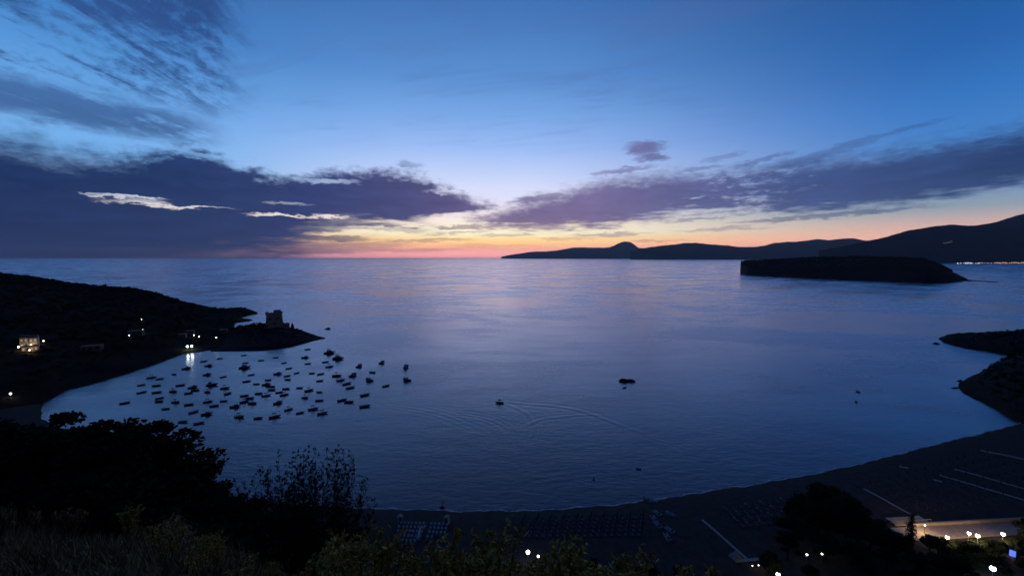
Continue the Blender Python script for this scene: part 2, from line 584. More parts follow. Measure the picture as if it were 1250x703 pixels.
def loft(name, near, ridge, back, mat, nu=160, nv=26, amp=1.0, base=0.05, seed=1, bulge=0.85, rough_top=0.0, jag=None):
    """Land between a near waterline, a crest and a far waterline, with relief; all rows are world points with equal counts."""
    # column parameters stay matched between the rows
    n = len(near)
    t = np.linspace(0, n - 1, nu)
    def at(row):
        row = np.asarray(row, float)
        return np.stack([np.interp(t, np.arange(n), row[:, k]) for k in range(3)], 1)
    a, r, b = at(near), at(ridge), at(back)
    rows, crest = [], []
    for i in range(nv):
        s = i / (nv - 1)
        p = a + (r - a) * s
        p[:, 2] = a[:, 2] + (r[:, 2] - a[:, 2]) * np.sin(s * math.pi / 2) ** bulge
        rows.append(p); crest.append(np.full(nu, s))
    nb = max(6, nv // 2)
    for i in range(1, nb):
        s = i / (nb - 1)
        p = r + (b - r) * s
        p[:, 2] = b[:, 2] + (r[:, 2] - b[:, 2]) * np.cos(s * math.pi / 2) ** 0.9
        rows.append(p); crest.append(np.full(nu, 1 - s))
    V = np.stack(rows)
    cr = np.stack(crest)
    if jag:
        V[..., 2] += fbm(V[..., 0], V[..., 1], seed + 50, 4, jag[1], 0.6) * jag[0] * np.clip(V[..., 2] / (6 * jag[0]), 0, 1)
    # relief, less at the crest so that the skyline keeps its course
    k = (np.sin(np.clip(cr, 0, 1) * math.pi) * 0.9 + rough_top * (cr > 0.9)) * np.clip(r[:, 2] / (6 * amp), 0.12, 1)[None, :]
    V[..., 2] += fbm(V[..., 0], V[..., 1], seed, 5, base, 0.55) * amp * k
    m, nn = V.shape[:2]
    v = V.reshape(-1, 3)
    # sunk skirt round the edge keeps the land under the water line
    v[:nn, 2] -= 1.5
    v[-nn:, 2] -= 1.5
    i, j = np.meshgrid(np.arange(m - 1), np.arange(nn - 1), indexing='ij')
    q = (i * nn + j).ravel()
    f = np.stack([q, q + 1, q + nn + 1, q + nn], 1)
    me = mesh_np(name, v, f, True)
    o = link(name, me, mat)
    tag(o, kind='structure')
    BVH.append(BVHTree.FromPolygons([tuple(p) for p in v], [tuple(x) for x in f]))
    return o, v, f


def hit(px, py, default_z=2.0):
    """Where the sight line meets the land."""
    d = Vector(direction(px, py)).normalized()
    best = None
    for t in BVH:
        p, _n, _i, dist = t.ray_cast(Vector((0, 0, EYE)), d)
        if p is not None and (best is None or dist < best[0]):
            best = (dist, p)
    return np.array(best[1]) if best else P(px, py, z=default_z)


def drop(x, y, default=0.0):
    z = None
    for t in BVH:
        p, _n, _i, dist = t.ray_cast(Vector((x, y, 3000)), Vector((0, 0, -1)))
        if p is not None and (z is None or p.z > z):
            z = p.z
    return default if z is None else z


def rows_px(near, ridge, back_dy, ny=None):
    pass


# ------------------------------------------------------------------ leaf clouds
def leaf_quads(rg, cen, n, size, aspect=0.55, up=0.0):
    """n small leaf faces about the given centres (arrays), random attitude."""
    c = np.asarray(cen, float)
    a = rg.normal(size=(n, 3)); a /= np.linalg.norm(a, axis=1)[:, None]
    a[:, 2] += up
    a /= np.linalg.norm(a, axis=1)[:, None]
    b = np.cross(a, rg.normal(size=(n, 3))); b /= np.linalg.norm(b, axis=1)[:, None] + 1e-9
    s = size * rg.uniform(0.6, 1.35, n)[:, None]
    v = np.stack([c - a * s, c + b * s * aspect, c + a * s, c - b * s * aspect], 1).reshape(-1, 3)
    f = np.arange(4 * n).reshape(n, 4)
    return v, f


def shell(rg, n, squash=1.0, lo=0.45):
    d = rg.normal(size=(n, 3)); d /= np.linalg.norm(d, axis=1)[:, None]
    r = rg.uniform(lo ** 3, 1, n) ** (1 / 3)
    d = d * r[:, None]
    d[:, 2] *= squash
    return d


def scatter_scrub(name, v, f, n, size, seed, mat, label, zmin=2.0, leaves=22, keep=None):
    """A low evergreen cover over a land mesh: many small leaf clumps in one object."""
    rg = np.random.default_rng(seed)
    v = np.asarray(v, float)
    quad = v[f]
    area = np.linalg.norm(np.cross(quad[:, 1] - quad[:, 0], quad[:, 3] - quad[:, 0]), axis=1)
    cz = quad[:, :, 2].mean(1)
    w = area * (cz > zmin)
    if keep is not None:
        w = w * keep(quad.mean(1))
    w = w / w.sum()
    i = rg.choice(len(f), n, p=w)
    s, t = rg.uniform(size=(2, n, 1))
    p = quad[i, 0] * (1 - s) * (1 - t) + quad[i, 1] * s * (1 - t) + quad[i, 2] * s * t + quad[i, 3] * (1 - s) * t
    r = rg.uniform(size[0], size[1], n) * rg.uniform(0.6, 1.1, n) * np.clip(p[:, 2] / (4 * size[1]), 0.35, 1)
    off = shell(rg, n * leaves, 0.75, 0.3)
    off[:, 2] = np.abs(off[:, 2])
    c = np.repeat(p, leaves, 0) + off * np.repeat(r, leaves)[:, None]
    sz = np.repeat(r, leaves) * 0.42
    vv, ff = leaf_quads(rg, c, n * leaves, 1.0, 0.7)
    vv = (np.repeat(c, 4, 0) + (vv - np.repeat(c, 4, 0)) * np.repeat(sz, 4)[:, None])
    o = link(name, mesh_np(name, vv, ff), mat)
    return tag(o, label, name.replace('_', ' '), kind='stuff')

# ================================================================== THE SETTING
# ------------------------------------------------------------------ sea, one sheet out to the horizon, with boat wakes raised in it
def polyline_dist(x, y, pts):
    """Signed distance (positive on the right hand of travel) and run along a polyline."""
    best = np.full(x.shape, 1e18); sign = np.ones(x.shape); run = np.zeros(x.shape)
    acc = 0.0
    for (ax, ay), (bx, by) in zip(pts[:-1], pts[1:]):
        dx, dy = bx - ax, by - ay
        L2 = dx * dx + dy * dy
        t = np.clip(((x - ax) * dx + (y - ay) * dy) / L2, 0, 1)
        qx, qy = x - ax - t * dx, y - ay - t * dy
        d2 = qx * qx + qy * qy
        m = d2 < best
        best = np.where(m, d2, best)
        sign = np.where(m, np.sign(dy * qx - dx * qy), sign)
        run = np.where(m, acc + t * math.sqrt(L2), run)
        acc += math.sqrt(L2)
    return np.sqrt(best) * np.where(sign == 0, 1, sign), run, acc


def smooth_line(pts, n=12):
    """Catmull-Rom through 2D points."""
    p = [np.array(q[:2], float) for q in pts]
    p = [2 * p[0] - p[1]] + p + [2 * p[-1] - p[-2]]
    out = []
    for i in range(1, len(p) - 2):
        for k in range(n):
            t = k / n
            a, b, c, d = p[i - 1:i + 3]
            out.append(0.5 * ((2 * b) + (c - a) * t + (2 * a - 5 * b + 4 * c - d) * t * t + (3 * b - 3 * c + d - a) * t ** 3))
    out.append(p[-2])
    return out


def sea_px(pts):
    return [P(px, py, z=0)[:2] for px, py in pts]


def build_sea():
    def axis(lo, hi, step, far_lo, far_hi, k=34):
        g = lambda a, b: [a + (b - a) * (i / k) ** 4 for i in range(1, k + 1)]
        return np.array(sorted(set(g(lo, far_lo) + list(np.arange(lo, hi + 1e-6, step)) + g(hi, far_hi))))
    xs = axis(-90, 100, 0.6, -40000, 40000)
    ys = axis(112, 240, 0.6, -600, 40000)
    X, Y = np.meshgrid(xs, ys)
    Z = np.zeros_like(X)
    m = (X > -90) & (X < 100) & (Y > 112) & (Y < 240)
    x, y = X[m], Y[m]
    h = np.zeros_like(x)
    def crest(pts, amp, wl, n, side=0):
        nonlocal h
        d, run, tot = polyline_dist(x, y, [tuple(q) for q in smooth_line(sea_px(pts), 6)])
        u = run / tot
        env = np.exp(-((d - side) / (wl * n * 0.5)) ** 2) * np.clip(u * 8 + 0.25, 0, 1) * np.clip((1 - u) * 3, 0, 1)
        h += 0.24 * amp * env * np.cos(2 * math.pi * d / wl)
    crest([(612, 490), (640, 492.5), (680, 496), (715, 503), (745, 514), (775, 525), (805, 536)], 0.15, 5.0, 1.3)
    crest([(613, 492), (630, 498), (645, 506), (652, 516), (650, 530)], 0.13, 4.5, 1.3)
    crest([(640, 521), (660, 512), (690, 508), (722, 506), (750, 509)], 0.13, 4.0, 1.6)
    crest([(548, 505), (575, 507), (600, 513), (618, 522), (628, 533)], 0.10, 3.0, 4)
    crest([(646, 508), (652, 520), (648, 533), (636, 546)], 0.09, 3.0, 3)
    crest([(470, 494), (510, 499), (545, 507), (580, 521), (604, 533)], 0.07, 3.4, 4)
    crest([(790, 533), (815, 540), (840, 549)], 0.07, 3.0, 2)
    crest([(640, 585), (690, 578), (740, 573), (778, 572)], 0.06, 3.5, 2)
    crest([(180, 529), (200, 524), (222, 515)], 0.10, 3.0, 2)
    Z[m] = h
    ny_, nx_ = X.shape
    i, j = np.meshgrid(np.arange(ny_ - 1), np.arange(nx_ - 1), indexing='ij')
    q = (i * nx_ + j).ravel()
    me = mesh_np('sea', np.stack([X, Y, Z], -1).reshape(-1, 3), np.stack([q, q + 1, q + nx_ + 1, q + nx_], 1), True)
    mt = bpy.data.materials.new('sea_water')
    mt.use_nodes = True
    nt = mt.node_tree
    nt.nodes.clear()
    mo = nt.nodes.new('ShaderNodeOutputMaterial')
    body = nt.nodes.new('ShaderNodeBsdfDiffuse')
    body.inputs['Color'].default_value = (0.008, 0.012, 0.034, 1)
    face = nt.nodes.new('ShaderNodeBsdfAnisotropic')
    face.inputs['Color'].default_value = (1.0, 0.93, 1.0, 1)
    lw = nt.nodes.new('ShaderNodeLayerWeight')
    lw.inputs['Blend'].default_value = 0.5
    fres = E(nt, lw.outputs['Facing']).op('POWER', 3.3) * 0.97 + 0.02
    both = nt.nodes.new('ShaderNodeMixShader')
    nt.links.new(fres.s, both.inputs[0])
    nt.links.new(body.outputs[0], both.inputs[1])
    nt.links.new(face.outputs[0], both.inputs[2])
    nt.links.new(both.outputs[0], mo.inputs[0])
    geo = nt.nodes.new('ShaderNodeNewGeometry')
    pos = geo.outputs['Position']
    # slicks: broad calm lanes against ruffled water
    slick = noise(nt, pos, 0.006, 3, 0.5, (1, 1.4, 1), (3, 1, 0), 1.2)
    slick2 = noise(nt, pos, 0.035, 4, 0.5, (0.5, 1.6, 1), (7, 2, 0), 0.6)
    calm = (slick * 0.65 + slick2 * 0.35)
    rough = calm.ss(0.36, 0.62, 0.15, 0.30)
    nt.links.new(rough.s, face.inputs['Roughness'])
    b1 = nt.nodes.new('ShaderNodeBump')
    b1.inputs['Strength'].default_value = 1.0
    b1.inputs['Distance'].default_value = 1.0
    w1 = noise(nt, pos, 0.055, 3, 0.5, (0.7, 1.5, 1)) * 0.24
    w2 = noise(nt, pos, 0.35, 4, 0.55, (0.7, 1.6, 1), (5, 9, 1), 0.3) * 0.16
    w3 = noise(nt, pos, 1.2, 3, 0.5, (0.8, 1.4, 1), (1, 2, 1)) * 0.035
    hgt = w1 + (w2 + w3) * 0.95
    nt.links.new(hgt.s, b1.inputs['Height'])
    for q in (body.inputs['Normal'], face.inputs['Normal']):
        nt.links.new(b1.outputs[0], q)
    tag(link('sea', me, mt), kind='structure')


build_sea()

# ------------------------------------------------------------------ beach and the slope under the viewpoint, one height field cut in two
SHORE_PX = [(66, 478), (52, 494), (52, 511), (90, 534), (150, 566), (250, 600), (350, 615), (440, 620.5), (540, 624), (600, 624.5), (640, 624), (700, 621), (760, 615.5), (810, 609), (860, 601),
            (920, 592), (980, 581.5), (1040, 569), (1100, 554), (1150, 541), (1200, 529), (1235, 520), (1300, 503)]
def wavering(line):
    """The waterline pushed in and out a little by the last waves."""
    out = []
    run = 0.0
    for i, p in enumerate(line):
        t = line[min(i + 1, len(line) - 1)] - line[max(i - 1, 0)]
        run += 0.5 * float(np.linalg.norm(t))
        t = t / (np.linalg.norm(t) + 1e-9)
        w_ = 0.38 * math.sin(run * 0.33) * math.sin(run * 0.071 + 1) + 0.22 * math.sin(run * 0.81 + 2) + 0.10 * math.sin(run * 1.9)
        out.append(np.array(p) + np.array((t[1], -t[0])) * w_)
    return out


SHORE_FINE = wavering(smooth_line(sea_px(SHORE_PX), 40))
SHORE = SHORE_FINE[::4]


def slope_rate(x, y):
    t = x / np.maximum(y, 1.5)
    u = np.clip((t + 1.1) / 0.85, 0, 1)
    return 0.58 + 0.37 * u * u * (3 - 2 * u)


def hill_z(x, y):
    x, y = np.asarray(x, float), np.asarray(y, float)
    yy = np.maximum(y - 1.2, 0)
    z = 73.3 - slope_rate(x, np.maximum(y, 1.5)) * yy
    k = np.clip(yy / 25, 0, 1)
    return z + fbm(x, y, 5, 4, 0.12, 0.5) * 1.1 * k


def build_ground():
    xs = np.concatenate([np.arange(-420, -150, 3.0), np.arange(-150, 150, 1.0), np.arange(150, 330, 2.0)])
    ys = np.concatenate([np.arange(-40, 0, 4.0), np.arange(0, 12, 0.5), np.arange(12, 232, 1.0)])
    X, Y = np.meshgrid(xs, ys)
    d, _r, _t = polyline_dist(X, Y, [tuple(p) for p in SHORE])
    sand = np.where(d > 0, 2.6 * (1 - np.exp(-d / 9.0)), 0.14 * d)
    sand = np.maximum(sand, -4) + fbm(X, Y, 9, 4, 0.5, 0.6) * 0.07 * np.clip(d / 3, 0, 1)
    hz = hill_z(X, Y)
    Z = np.where(d > 4, np.maximum(sand, hz), sand)
    ny_, nx_ = X.shape
    V = np.stack([X, Y, Z], -1).reshape(-1, 3)
    i, j = np.meshgrid(np.arange(ny_ - 1), np.arange(nx_ - 1), indexing='ij')
    q = (i * nx_ + j).ravel()
    F = np.stack([q, q + 1, q + nx_ + 1, q + nx_], 1)
    hilly = ((hz - sand).ravel() > 0) & (d.ravel() > 4)
    on = hilly[F].any(1)
    for name, sel, mat in (('beach', ~on, M['sand']), ('hillside', on, M['soil'])):
        ff = F[sel]
        idx, inv = np.unique(ff, return_inverse=True)
        tag(link(name, mesh_np(name, V[idx], inv.reshape(ff.shape), True), mat), kind='structure')
        BVH.append(BVHTree.FromPolygons([tuple(p) for p in V[idx]], [tuple(p) for p in inv.reshape(ff.shape)]))


build_ground()

# thin broken line of foam where the sea meets the sand
def build_foam():
    line = SHORE_FINE[6 * 40:]
    n = len(line)
    v, f = [], []
    s = np.arange(n)
    wn = 0.55 + 0.45 * np.sin(s * 0.21) * np.sin(s * 0.047 + 1) + 0.2 * np.sin(s * 0.83)
    for i, p in enumerate(line):
        t = line[min(i + 1, n - 1)] - line[max(i - 1, 0)]
        t = t / np.linalg.norm(t)
        nr = np.array((t[1], -t[0]))             # landward
        w = max(0.10, wn[i] * 0.75)
        a, b = p - nr * (0.45 + w * 0.6), p + nr * (-0.45 + w * 0.25)
        v += [(a[0], a[1], 0.012), (b[0], b[1], 0.035)]
        if i:
            f.append((2 * i - 2, 2 * i, 2 * i + 1, 2 * i - 1))
    tag(link('foam', mesh_np('foam', v, f, True), M['foam']), 'thin line of pale foam along the water edge of the beach', 'foam', kind='stuff')


build_foam()


# ------------------------------------------------------------------ headlands, island, mountains
def Z0(pts):
    return [P(px, py, z=0) for px, py in pts]


def RY(pts):
    return [P(px, py, Y=Y) for px, py, Y in pts]


def behind(rows, dist, z=-2.0):
    """The far foot of a piece of land: the crest moved straight away from the viewpoint."""
    out = []
    for p in rows:
        q = np.array(p, float)
        q[:2] *= 1 + dist * min(1.0, max(0.02, q[2] / (0.2 * dist))) / np.linalg.norm(q[:2])
        q[2] = z
        out.append(q)
    return out


# main western headland
near = Z0([(-320, 640), (-150, 560), (-60, 525), (15, 506), (50, 496), (80, 478), (110, 471), (150, 459), (190, 445.5), (222, 433.5), (250, 430), (278, 425), (286, 404), (286, 396), (289, 389), (302, 384.5), (314, 382)])
ridge = RY([(-320, 300, 330), (-150, 318, 400), (-60, 327, 440), (0, 334, 470), (40, 339, 480), (80, 345.5, 490), (120, 350, 500), (160, 352.5, 510), (190, 357.5, 515), (215, 366.5, 520),
            (245, 373.5, 525), (263, 376.5, 530), (280, 376.3, 530), (292, 375.5, 530), (301, 376.8, 530), (308, 379, 530), (314.5, 381.4, 531)])
head_o, head_v, head_f = loft('headland', near, ridge, behind(ridge, 150), M['land'], 220, 34, 3.0, 0.03, 3, 0.8)
# low spit under it
near = Z0([(270, 398), (284, 395), (296, 393.5), (304, 392.5), (309, 391)])
ridge = RY([(270, 386, 475), (284, 387.5, 475), (296, 388.5, 475), (304, 389, 476), (309, 390.5, 478)])
spit_o, spit_v, spit_f = loft('headland', near, ridge, behind(ridge, 25), M['rock'], 40, 10, 0.6, 0.2, 8)
# tower headland
near = Z0([(240, 431), (268, 430), (300, 429), (322, 428), (340, 426), (356, 423), (370, 419.5), (381, 416.5), (391, 414.5), (398.5, 413.5)])
ridge = RY([(240, 413, 375), (268, 408, 380), (290, 403, 382), (305, 400, 384), (322, 398.5, 385), (345, 398.5, 386), (360, 402, 383), (373, 405.5, 380), (386, 409.8, 374), (398.5, 412.3, 369)])
far_ = Z0([(240, 405), (268, 402), (285, 401.5), (305, 401), (330, 401), (352, 402.3), (365, 404.5), (376, 407), (388, 410.3), (399, 412.6)])
cape_o, cape_v, cape_f = loft('tower_headland', near, ridge, far_, M['rock'], 150, 24, 1.2, 0.12, 4, 0.55, 0.5, (0.8, 0.35))
# northern shore on the far side of the beach: two rocky lobes
near = Z0([(1146, 413.5), (1152, 418), (1165, 422), (1180, 425.5), (1200, 428.5), (1218, 431), (1236, 434), (1290, 438), (1420, 446)])
ridge = RY([(1146, 412.3, 366), (1156, 408.8, 362), (1170, 407.6, 358), (1185, 407, 355), (1203, 406.3, 352), (1220, 405.4, 350), (1240, 404.8, 348), (1290, 401, 346), (1420, 385, 340)])
rl_o, rl_v, rl_f = loft('rocky_point', near, ridge, behind(ridge, 60), M['rock'], 120, 16, 1.0, 0.1, 11, 0.6, 0.6, (0.6, 0.3))
near = Z0([(1170, 473.5), (1176, 480), (1190, 487), (1205, 494), (1222, 504), (1238, 514), (1262, 523), (1330, 536), (1480, 560)])
ridge = RY([(1170, 468.5, 229), (1181, 461.5, 235), (1192, 457, 237), (1204, 451.5, 239), (1217, 445.5, 242), (1233, 438.5, 245), (1256, 431, 249), (1330, 410, 252), (1480, 360, 256)])
rr_o, rr_v, rr_f = loft('rocky_shore', near, ridge, behind(ridge, 70), M['rock'], 120, 18, 1.2, 0.1, 12, 0.6, 0.6, (0.7, 0.3))
# flat wooded island
near = Z0([(903.5, 333.5), (912, 335.5), (940, 337.3), (970, 339), (1000, 340.3), (1040, 341.8), (1080, 343.6), (1110, 345.2), (1130, 346), (1150, 345.6), (1168, 344), (1181, 342)])
ridge = RY([(905.5, 319.5, 1840), (912, 318.4, 1850), (935, 317.6, 1850), (965, 316.6, 1840), (1000, 314.8, 1800), (1035, 314.2, 1750), (1075, 314.3, 1680), (1105, 315, 1600), (1126, 316.5, 1520), (1141, 321, 1430),
            (1158, 330.5, 1330), (1181, 340.6, 1275)])
isl_o, isl_v, isl_f = loft('island', near, ridge, behind(ridge, 260), M['rock'], 260, 24, 6.0, 0.012, 6, 0.28, 0.35)
# long mole and reef running to the mainland behind the island
near = Z0([(1180, 342.3), (1195, 343.6), (1215, 345.2), (1240, 345.8), (1290, 346)])
ridge = RY([(1180, 341.3, 1300), (1195, 342.6, 1260), (1215, 343.9, 1225), (1240, 344.4, 1210), (1290, 344.6, 1205)])
loft('reef', near, ridge, behind(ridge, 16, -1.0), M['rock'], 70, 6, 0.7, 0.05, 21, 0.6, 0.8)
# mountains along the far coast, three ranges one behind the other
near = [P(px, 318.4 - 0, z=0) * np.array((1, 1, 0)) for px in range(600, 1520, 20)]
def range_of(name, sky, Y0, Y1, depth, amp, seed, foot, nu=300):
    xs = np.linspace(sky[0][0], sky[-1][0], 220)
    hs = np.interp(xs, [p[0] for p in sky], [p[1] for p in sky])
    ys = np.linspace(Y0, Y1, 220)
    rd = [P(x_, h_, Y=y_) for x_, h_, y_ in zip(xs, hs, ys)]
    nr = [np.array((p[0] * foot, p[1] * foot, 0.0)) for p in rd]
    return loft(name, nr, rd, behind(rd, depth), M['hill'], nu, 24, amp, 0.0009, seed, 0.9, 0.12, (34.0 * Y0 / 15000, 0.0042 * 12000 / Y0))
range_of('cape_mountains', [(612, 313.3), (622, 311.3), (640, 309.5), (655, 307), (682, 305.5), (700, 303), (728, 302.3), (744, 301.8), (750, 299.5), (756, 296.6), (763, 294.8), (769, 295.4), (774, 298.6), (780, 303.6), (800, 303.5),
                            (830, 304), (880, 305), (960, 306), (1060, 306)], 23000, 20000, 3000, 60, 31, 0.9)
range_of('far_mountains', [(770, 306), (795, 302.5), (818, 299.5), (832, 297.2), (848, 296.5), (866, 298.5), (888, 299.5), (905, 301.8), (922, 302), (945, 297.5), (962, 295), (985, 294.5), (998, 293), (1012, 294), (1026, 291.5),
                           (1042, 290.8), (1056, 293.5), (1075, 296), (1120, 297), (1180, 298)], 15500, 12500, 2500, 60, 32, 0.85)
mt_o, mt_v, mt_f = range_of('coast_mountain', [(1000, 306), (1030, 301), (1060, 295.5), (1085, 289.5), (1105, 284), (1125, 280.5), (1140, 277), (1160, 275), (1178, 276.5), (1193, 276), (1207, 273.5), (1222, 269.5), (1240, 264),
                                   (1252, 261), (1300, 253), (1360, 250), (1440, 252), (1560, 258)], 6300, 6300, 2500, 45, 33, 0.82)

# ------------------------------------------------------------------ evening haze over the sea
def build_haze():
    mb = MB().box(-41500, 41500, -800, 41500, -9.0, HAZE_TOP)
    m = bpy.data.materials.new('evening_haze')
    m.use_nodes = True
    nt = m.node_tree
    nt.nodes.clear()
    out = nt.nodes.new('ShaderNodeOutputMaterial')
    pv = nt.nodes.new('ShaderNodeVolumePrincipled')
    pv.inputs['Color'].default_value = (0.82, 0.90, 1.0, 1)
    pv.inputs['Density'].default_value = HAZE
    pv.inputs['Anisotropy'].default_value = 0.3
    for k in ('Density Attribute', 'Temperature Attribute', 'Color Attribute'):
        pv.inputs[k].default_value = ''
    nt.links.new(pv.outputs[0], out.inputs['Volume'])
    tag(mb.build('haze', m), 'thin blue evening haze lying over the whole bay', 'haze', kind='stuff')


build_haze()

# ------------------------------------------------------------------ low scrub covering the land
scatter_scrub('scrub', head_v, head_f, 5200, (1.2, 2.6), 41, M['scrub'], 'dark evergreen scrub covering the western headland', 1.2, 20)
scatter_scrub('scrub', cape_v, cape_f, 700, (0.5, 1.3), 42, M['scrub'], 'low dark scrub on the rocky cape below the old tower', 2.0, 18)
scatter_scrub('scrub', rl_v, rl_f, 800, (0.9, 1.8), 43, M['scrub'], 'low dark scrub on the rocky point across the bay', 3.0, 16)
scatter_scrub('scrub', rr_v, rr_f, 1500, (0.9, 2.0), 44, M['scrub'], 'dark scrub above the rocky end of the beach', 3.0, 16)
scatter_scrub('scrub', isl_v, isl_f, 2600, (4.0, 8.0), 45, M['scrub'], 'dark wood covering the flat top of the island', 30.0, 12)

# ================================================================== THE THINGS
RG = np.random.default_rng(77)
random.seed(5)

# ------------------------------------------------------------------ boats
def hull_mesh(L, B, H, sheer=0.25, mb=None, bow=0.9, transom=0.78, n=11, rim=0.09, floor=0.35):
    """Open planked hull with bow at +X: outer skin, gunwale and inner well."""
    st = []
    for i in range(n):
        s = i / (n - 1)
        wid = B / 2 * (transom + (1 - transom) * math.sin(min(s / 0.45, 1) * math.pi / 2)) * (max(0.0, 1 - max(0, (s - 0.45) / 0.55) ** 2.3))
        wid = max(wid, 0.012)
        x = -L / 2 + L * s
        kz = -0.22 * H + (0.75 * H) * max(0, (s - 0.62) / 0.38) ** 2.2
        gz = H * (0.72 + sheer * s * s)
        st.append((x, wid, kz, gz))
    mb = mb or MB()
    v, f = [], []
    for x, w_, kz, gz in st:
        rake = 0.10 * L * max(0, (x / L + 0.5) - 0.75)
        iw = max(w_ - rim, 0.006)
        fz = min(max(kz + 0.06, floor * H - 0.1 * H), gz - 0.05)
        prof = [(0, kz), (w_ * 0.62, kz + (gz - kz) * 0.22), (w_ * 0.93, kz + (gz - kz) * 0.6), (w_, gz), (iw, gz + 0.01), (iw * 0.86, fz), (0, fz - 0.01)]
        v += [(x + rake * (z - kz), yy, z) for yy, z in prof] + [(x + rake * (z - kz), -yy, z) for yy, z in prof[1:-1]]
    k = 12
    for i in range(n - 1):
        a, b = i * k, (i + 1) * k
        for j in range(6):
            f.append((a + j, a + j + 1, b + j + 1, b + j))
        ring = [0, 7, 8, 9, 10, 11, 6]
        for j in range(6):
            f.append((a + ring[j + 1], a + ring[j], b + ring[j], b + ring[j + 1]))
    f.append((0, 7, 8, 9, 10, 11, 6, 5, 4, 3, 2, 1))
    return mb.add(v, f)


def outboard(parent, L, H, mat):
    m = MB()
    x = -L / 2 - 0.16
    m.box(x - 0.16, x + 0.2, -0.15, 0.15, H * 0.78, H * 0.78 + 0.42, 0.75)
    m.box(x - 0.06, x + 0.10, -0.06, 0.06, -0.3, H * 0.80)
    m.box(x - 0.14, x + 0.22, -0.05, 0.05, -0.38, -0.28)
    m.build('outboard_motor', mat, parent)


def thwarts(parent, L, B, H, mat, xs):
    for s in xs:
        w_ = B * 0.46
        MB().box(s * L - 0.16, s * L + 0.16, -w_, w_, H * 0.52, H * 0.58).build('bench', mat, parent)


def bimini(parent, L, B, H, canvas, x0=-0.25, x1=0.12, zt=1.55):
    fr = MB()
    for s in (-1, 1):
        for xx in (x0, x1):
            fr.tube([(xx * L * 0.7, s * B * 0.45, H * 0.75), (xx * L, s * B * 0.42, H + zt - 0.08)], 0.022, 5)
    tag(fr.build('canopy_frame', M['metal'], parent), kind='stuff')
    m = MB()
    k = 5
    v = []
    for i in range(k):
        for j in range(k):
            a, b = i / (k - 1), j / (k - 1) * 2 - 1
            v.append(((x0 + (x1 - x0) * a) * L, b * B * 0.44, H + zt - 0.12 * b * b - 0.05 * (2 * a - 1) ** 2))
    vv = v + [(p[0], p[1], p[2] - 0.03) for p in v]
    f = []
    for i in range(k - 1):
        for j in range(k - 1):
            q = i * k + j
            f.append((q, q + k, q + k + 1, q + 1))
            f.append((q + 25, q + 26, q + k + 26, q + k + 25))
    for i in range(k - 1):
        f += [(i, i + 1, i + 26, i + 25), (20 + i, 45 + i, 46 + i, 21 + i), (i * k, i * k + 25, i * k + 30, i * k + 5), (i * k + 4, i * k + 9, i * k + 34, i * k + 29)]
    m.add(v=vv, f=f).build('sun_canopy', canvas, parent)


def cabin(parent, x0, x1, w_, z0, z1, wall, rake=0.35, name='cabin'):
    m = MB()
    v = [(x0, -w_, z0), (x1, -w_ * 0.85, z0), (x1, w_ * 0.85, z0), (x0, w_, z0),
         (x0 + 0.05, -w_ * 0.9, z1), (x1 - rake, -w_ * 0.78, z1), (x1 - rake, w_ * 0.78, z1), (x0 + 0.05, w_ * 0.9, z1)]
    m.add(v, [(3, 2, 1, 0), (4, 5, 6, 7), (0, 1, 5, 4), (1, 2, 6, 5), (2, 3, 7, 6), (3, 0, 4, 7)])
    m.box(x0 - 0.08, x1 - rake + 0.08, -w_ * 0.95, w_ * 0.95, z1 + 0.002, z1 + 0.06)
    o = m.build(name, wall, parent)
    g = lambda a, b: tuple(a[i] * (1 - b[0]) + b[1][i] * b[0] for i in range(3))
    zz = lambda t: z0 + (z1 - z0) * t
    for s in (-1, 1):
        y = lambda t: s * (w_ * (1 - 0.10 * t) * 0.955 + 0.012)
        m = MB()
        m.add([(x0 + 0.2, y(0.45) + s * 0.02, zz(0.45)), (x1 - rake * 0.55 - 0.12, y(.45) - s * w_ * .07, zz(0.45)), (x1 - rake * 0.9 - 0.15, y(.85) - s * w_ * .07, zz(0.85)), (x0 + 0.2, y(0.85) + s * 0.02, zz(0.85)),
               (x0 + 0.2, y(0.45) - s * 0.05, zz(0.45)), (x1 - rake * 0.55 - 0.12, y(.45) - s * w_ * .13, zz(0.45)), (x1 - rake * 0.9 - 0.15, y(.85) - s * w_ * .13, zz(0.85)), (x0 + 0.2, y(0.85) - s * 0.05, zz(0.85))],
              [(0, 1, 2, 3), (7, 6, 5, 4), (0, 4, 5, 1), (1, 5, 6, 2), (2, 6, 7, 3), (3, 7, 4, 0)])
        m.build('window', M['glass'], o)
    a, b = 0.42, 0.88
    xx = lambda t: x1 - rake * t
    m = MB()
    m.add([(xx(a) + 0.02, -w_ * 0.70, zz(a)), (xx(a) + 0.02, w_ * 0.70, zz(a)), (xx(b) + 0.02, w_ * 0.66, zz(b)), (xx(b) + 0.02, -w_ * 0.66, zz(b)),
           (xx(a) - 0.04, -w_ * 0.70, zz(a)), (xx(a) - 0.04, w_ * 0.70, zz(a)), (xx(b) - 0.04, w_ * 0.66, zz(b)), (xx(b) - 0.04, -w_ * 0.66, zz(b))],
          [(0, 1, 2, 3), (7, 6, 5, 4), (0, 4, 5, 1), (1, 5, 6, 2), (2, 6, 7, 3), (3, 7, 4, 0)])
    m.build('windscreen', M['glass'], o)
    return o


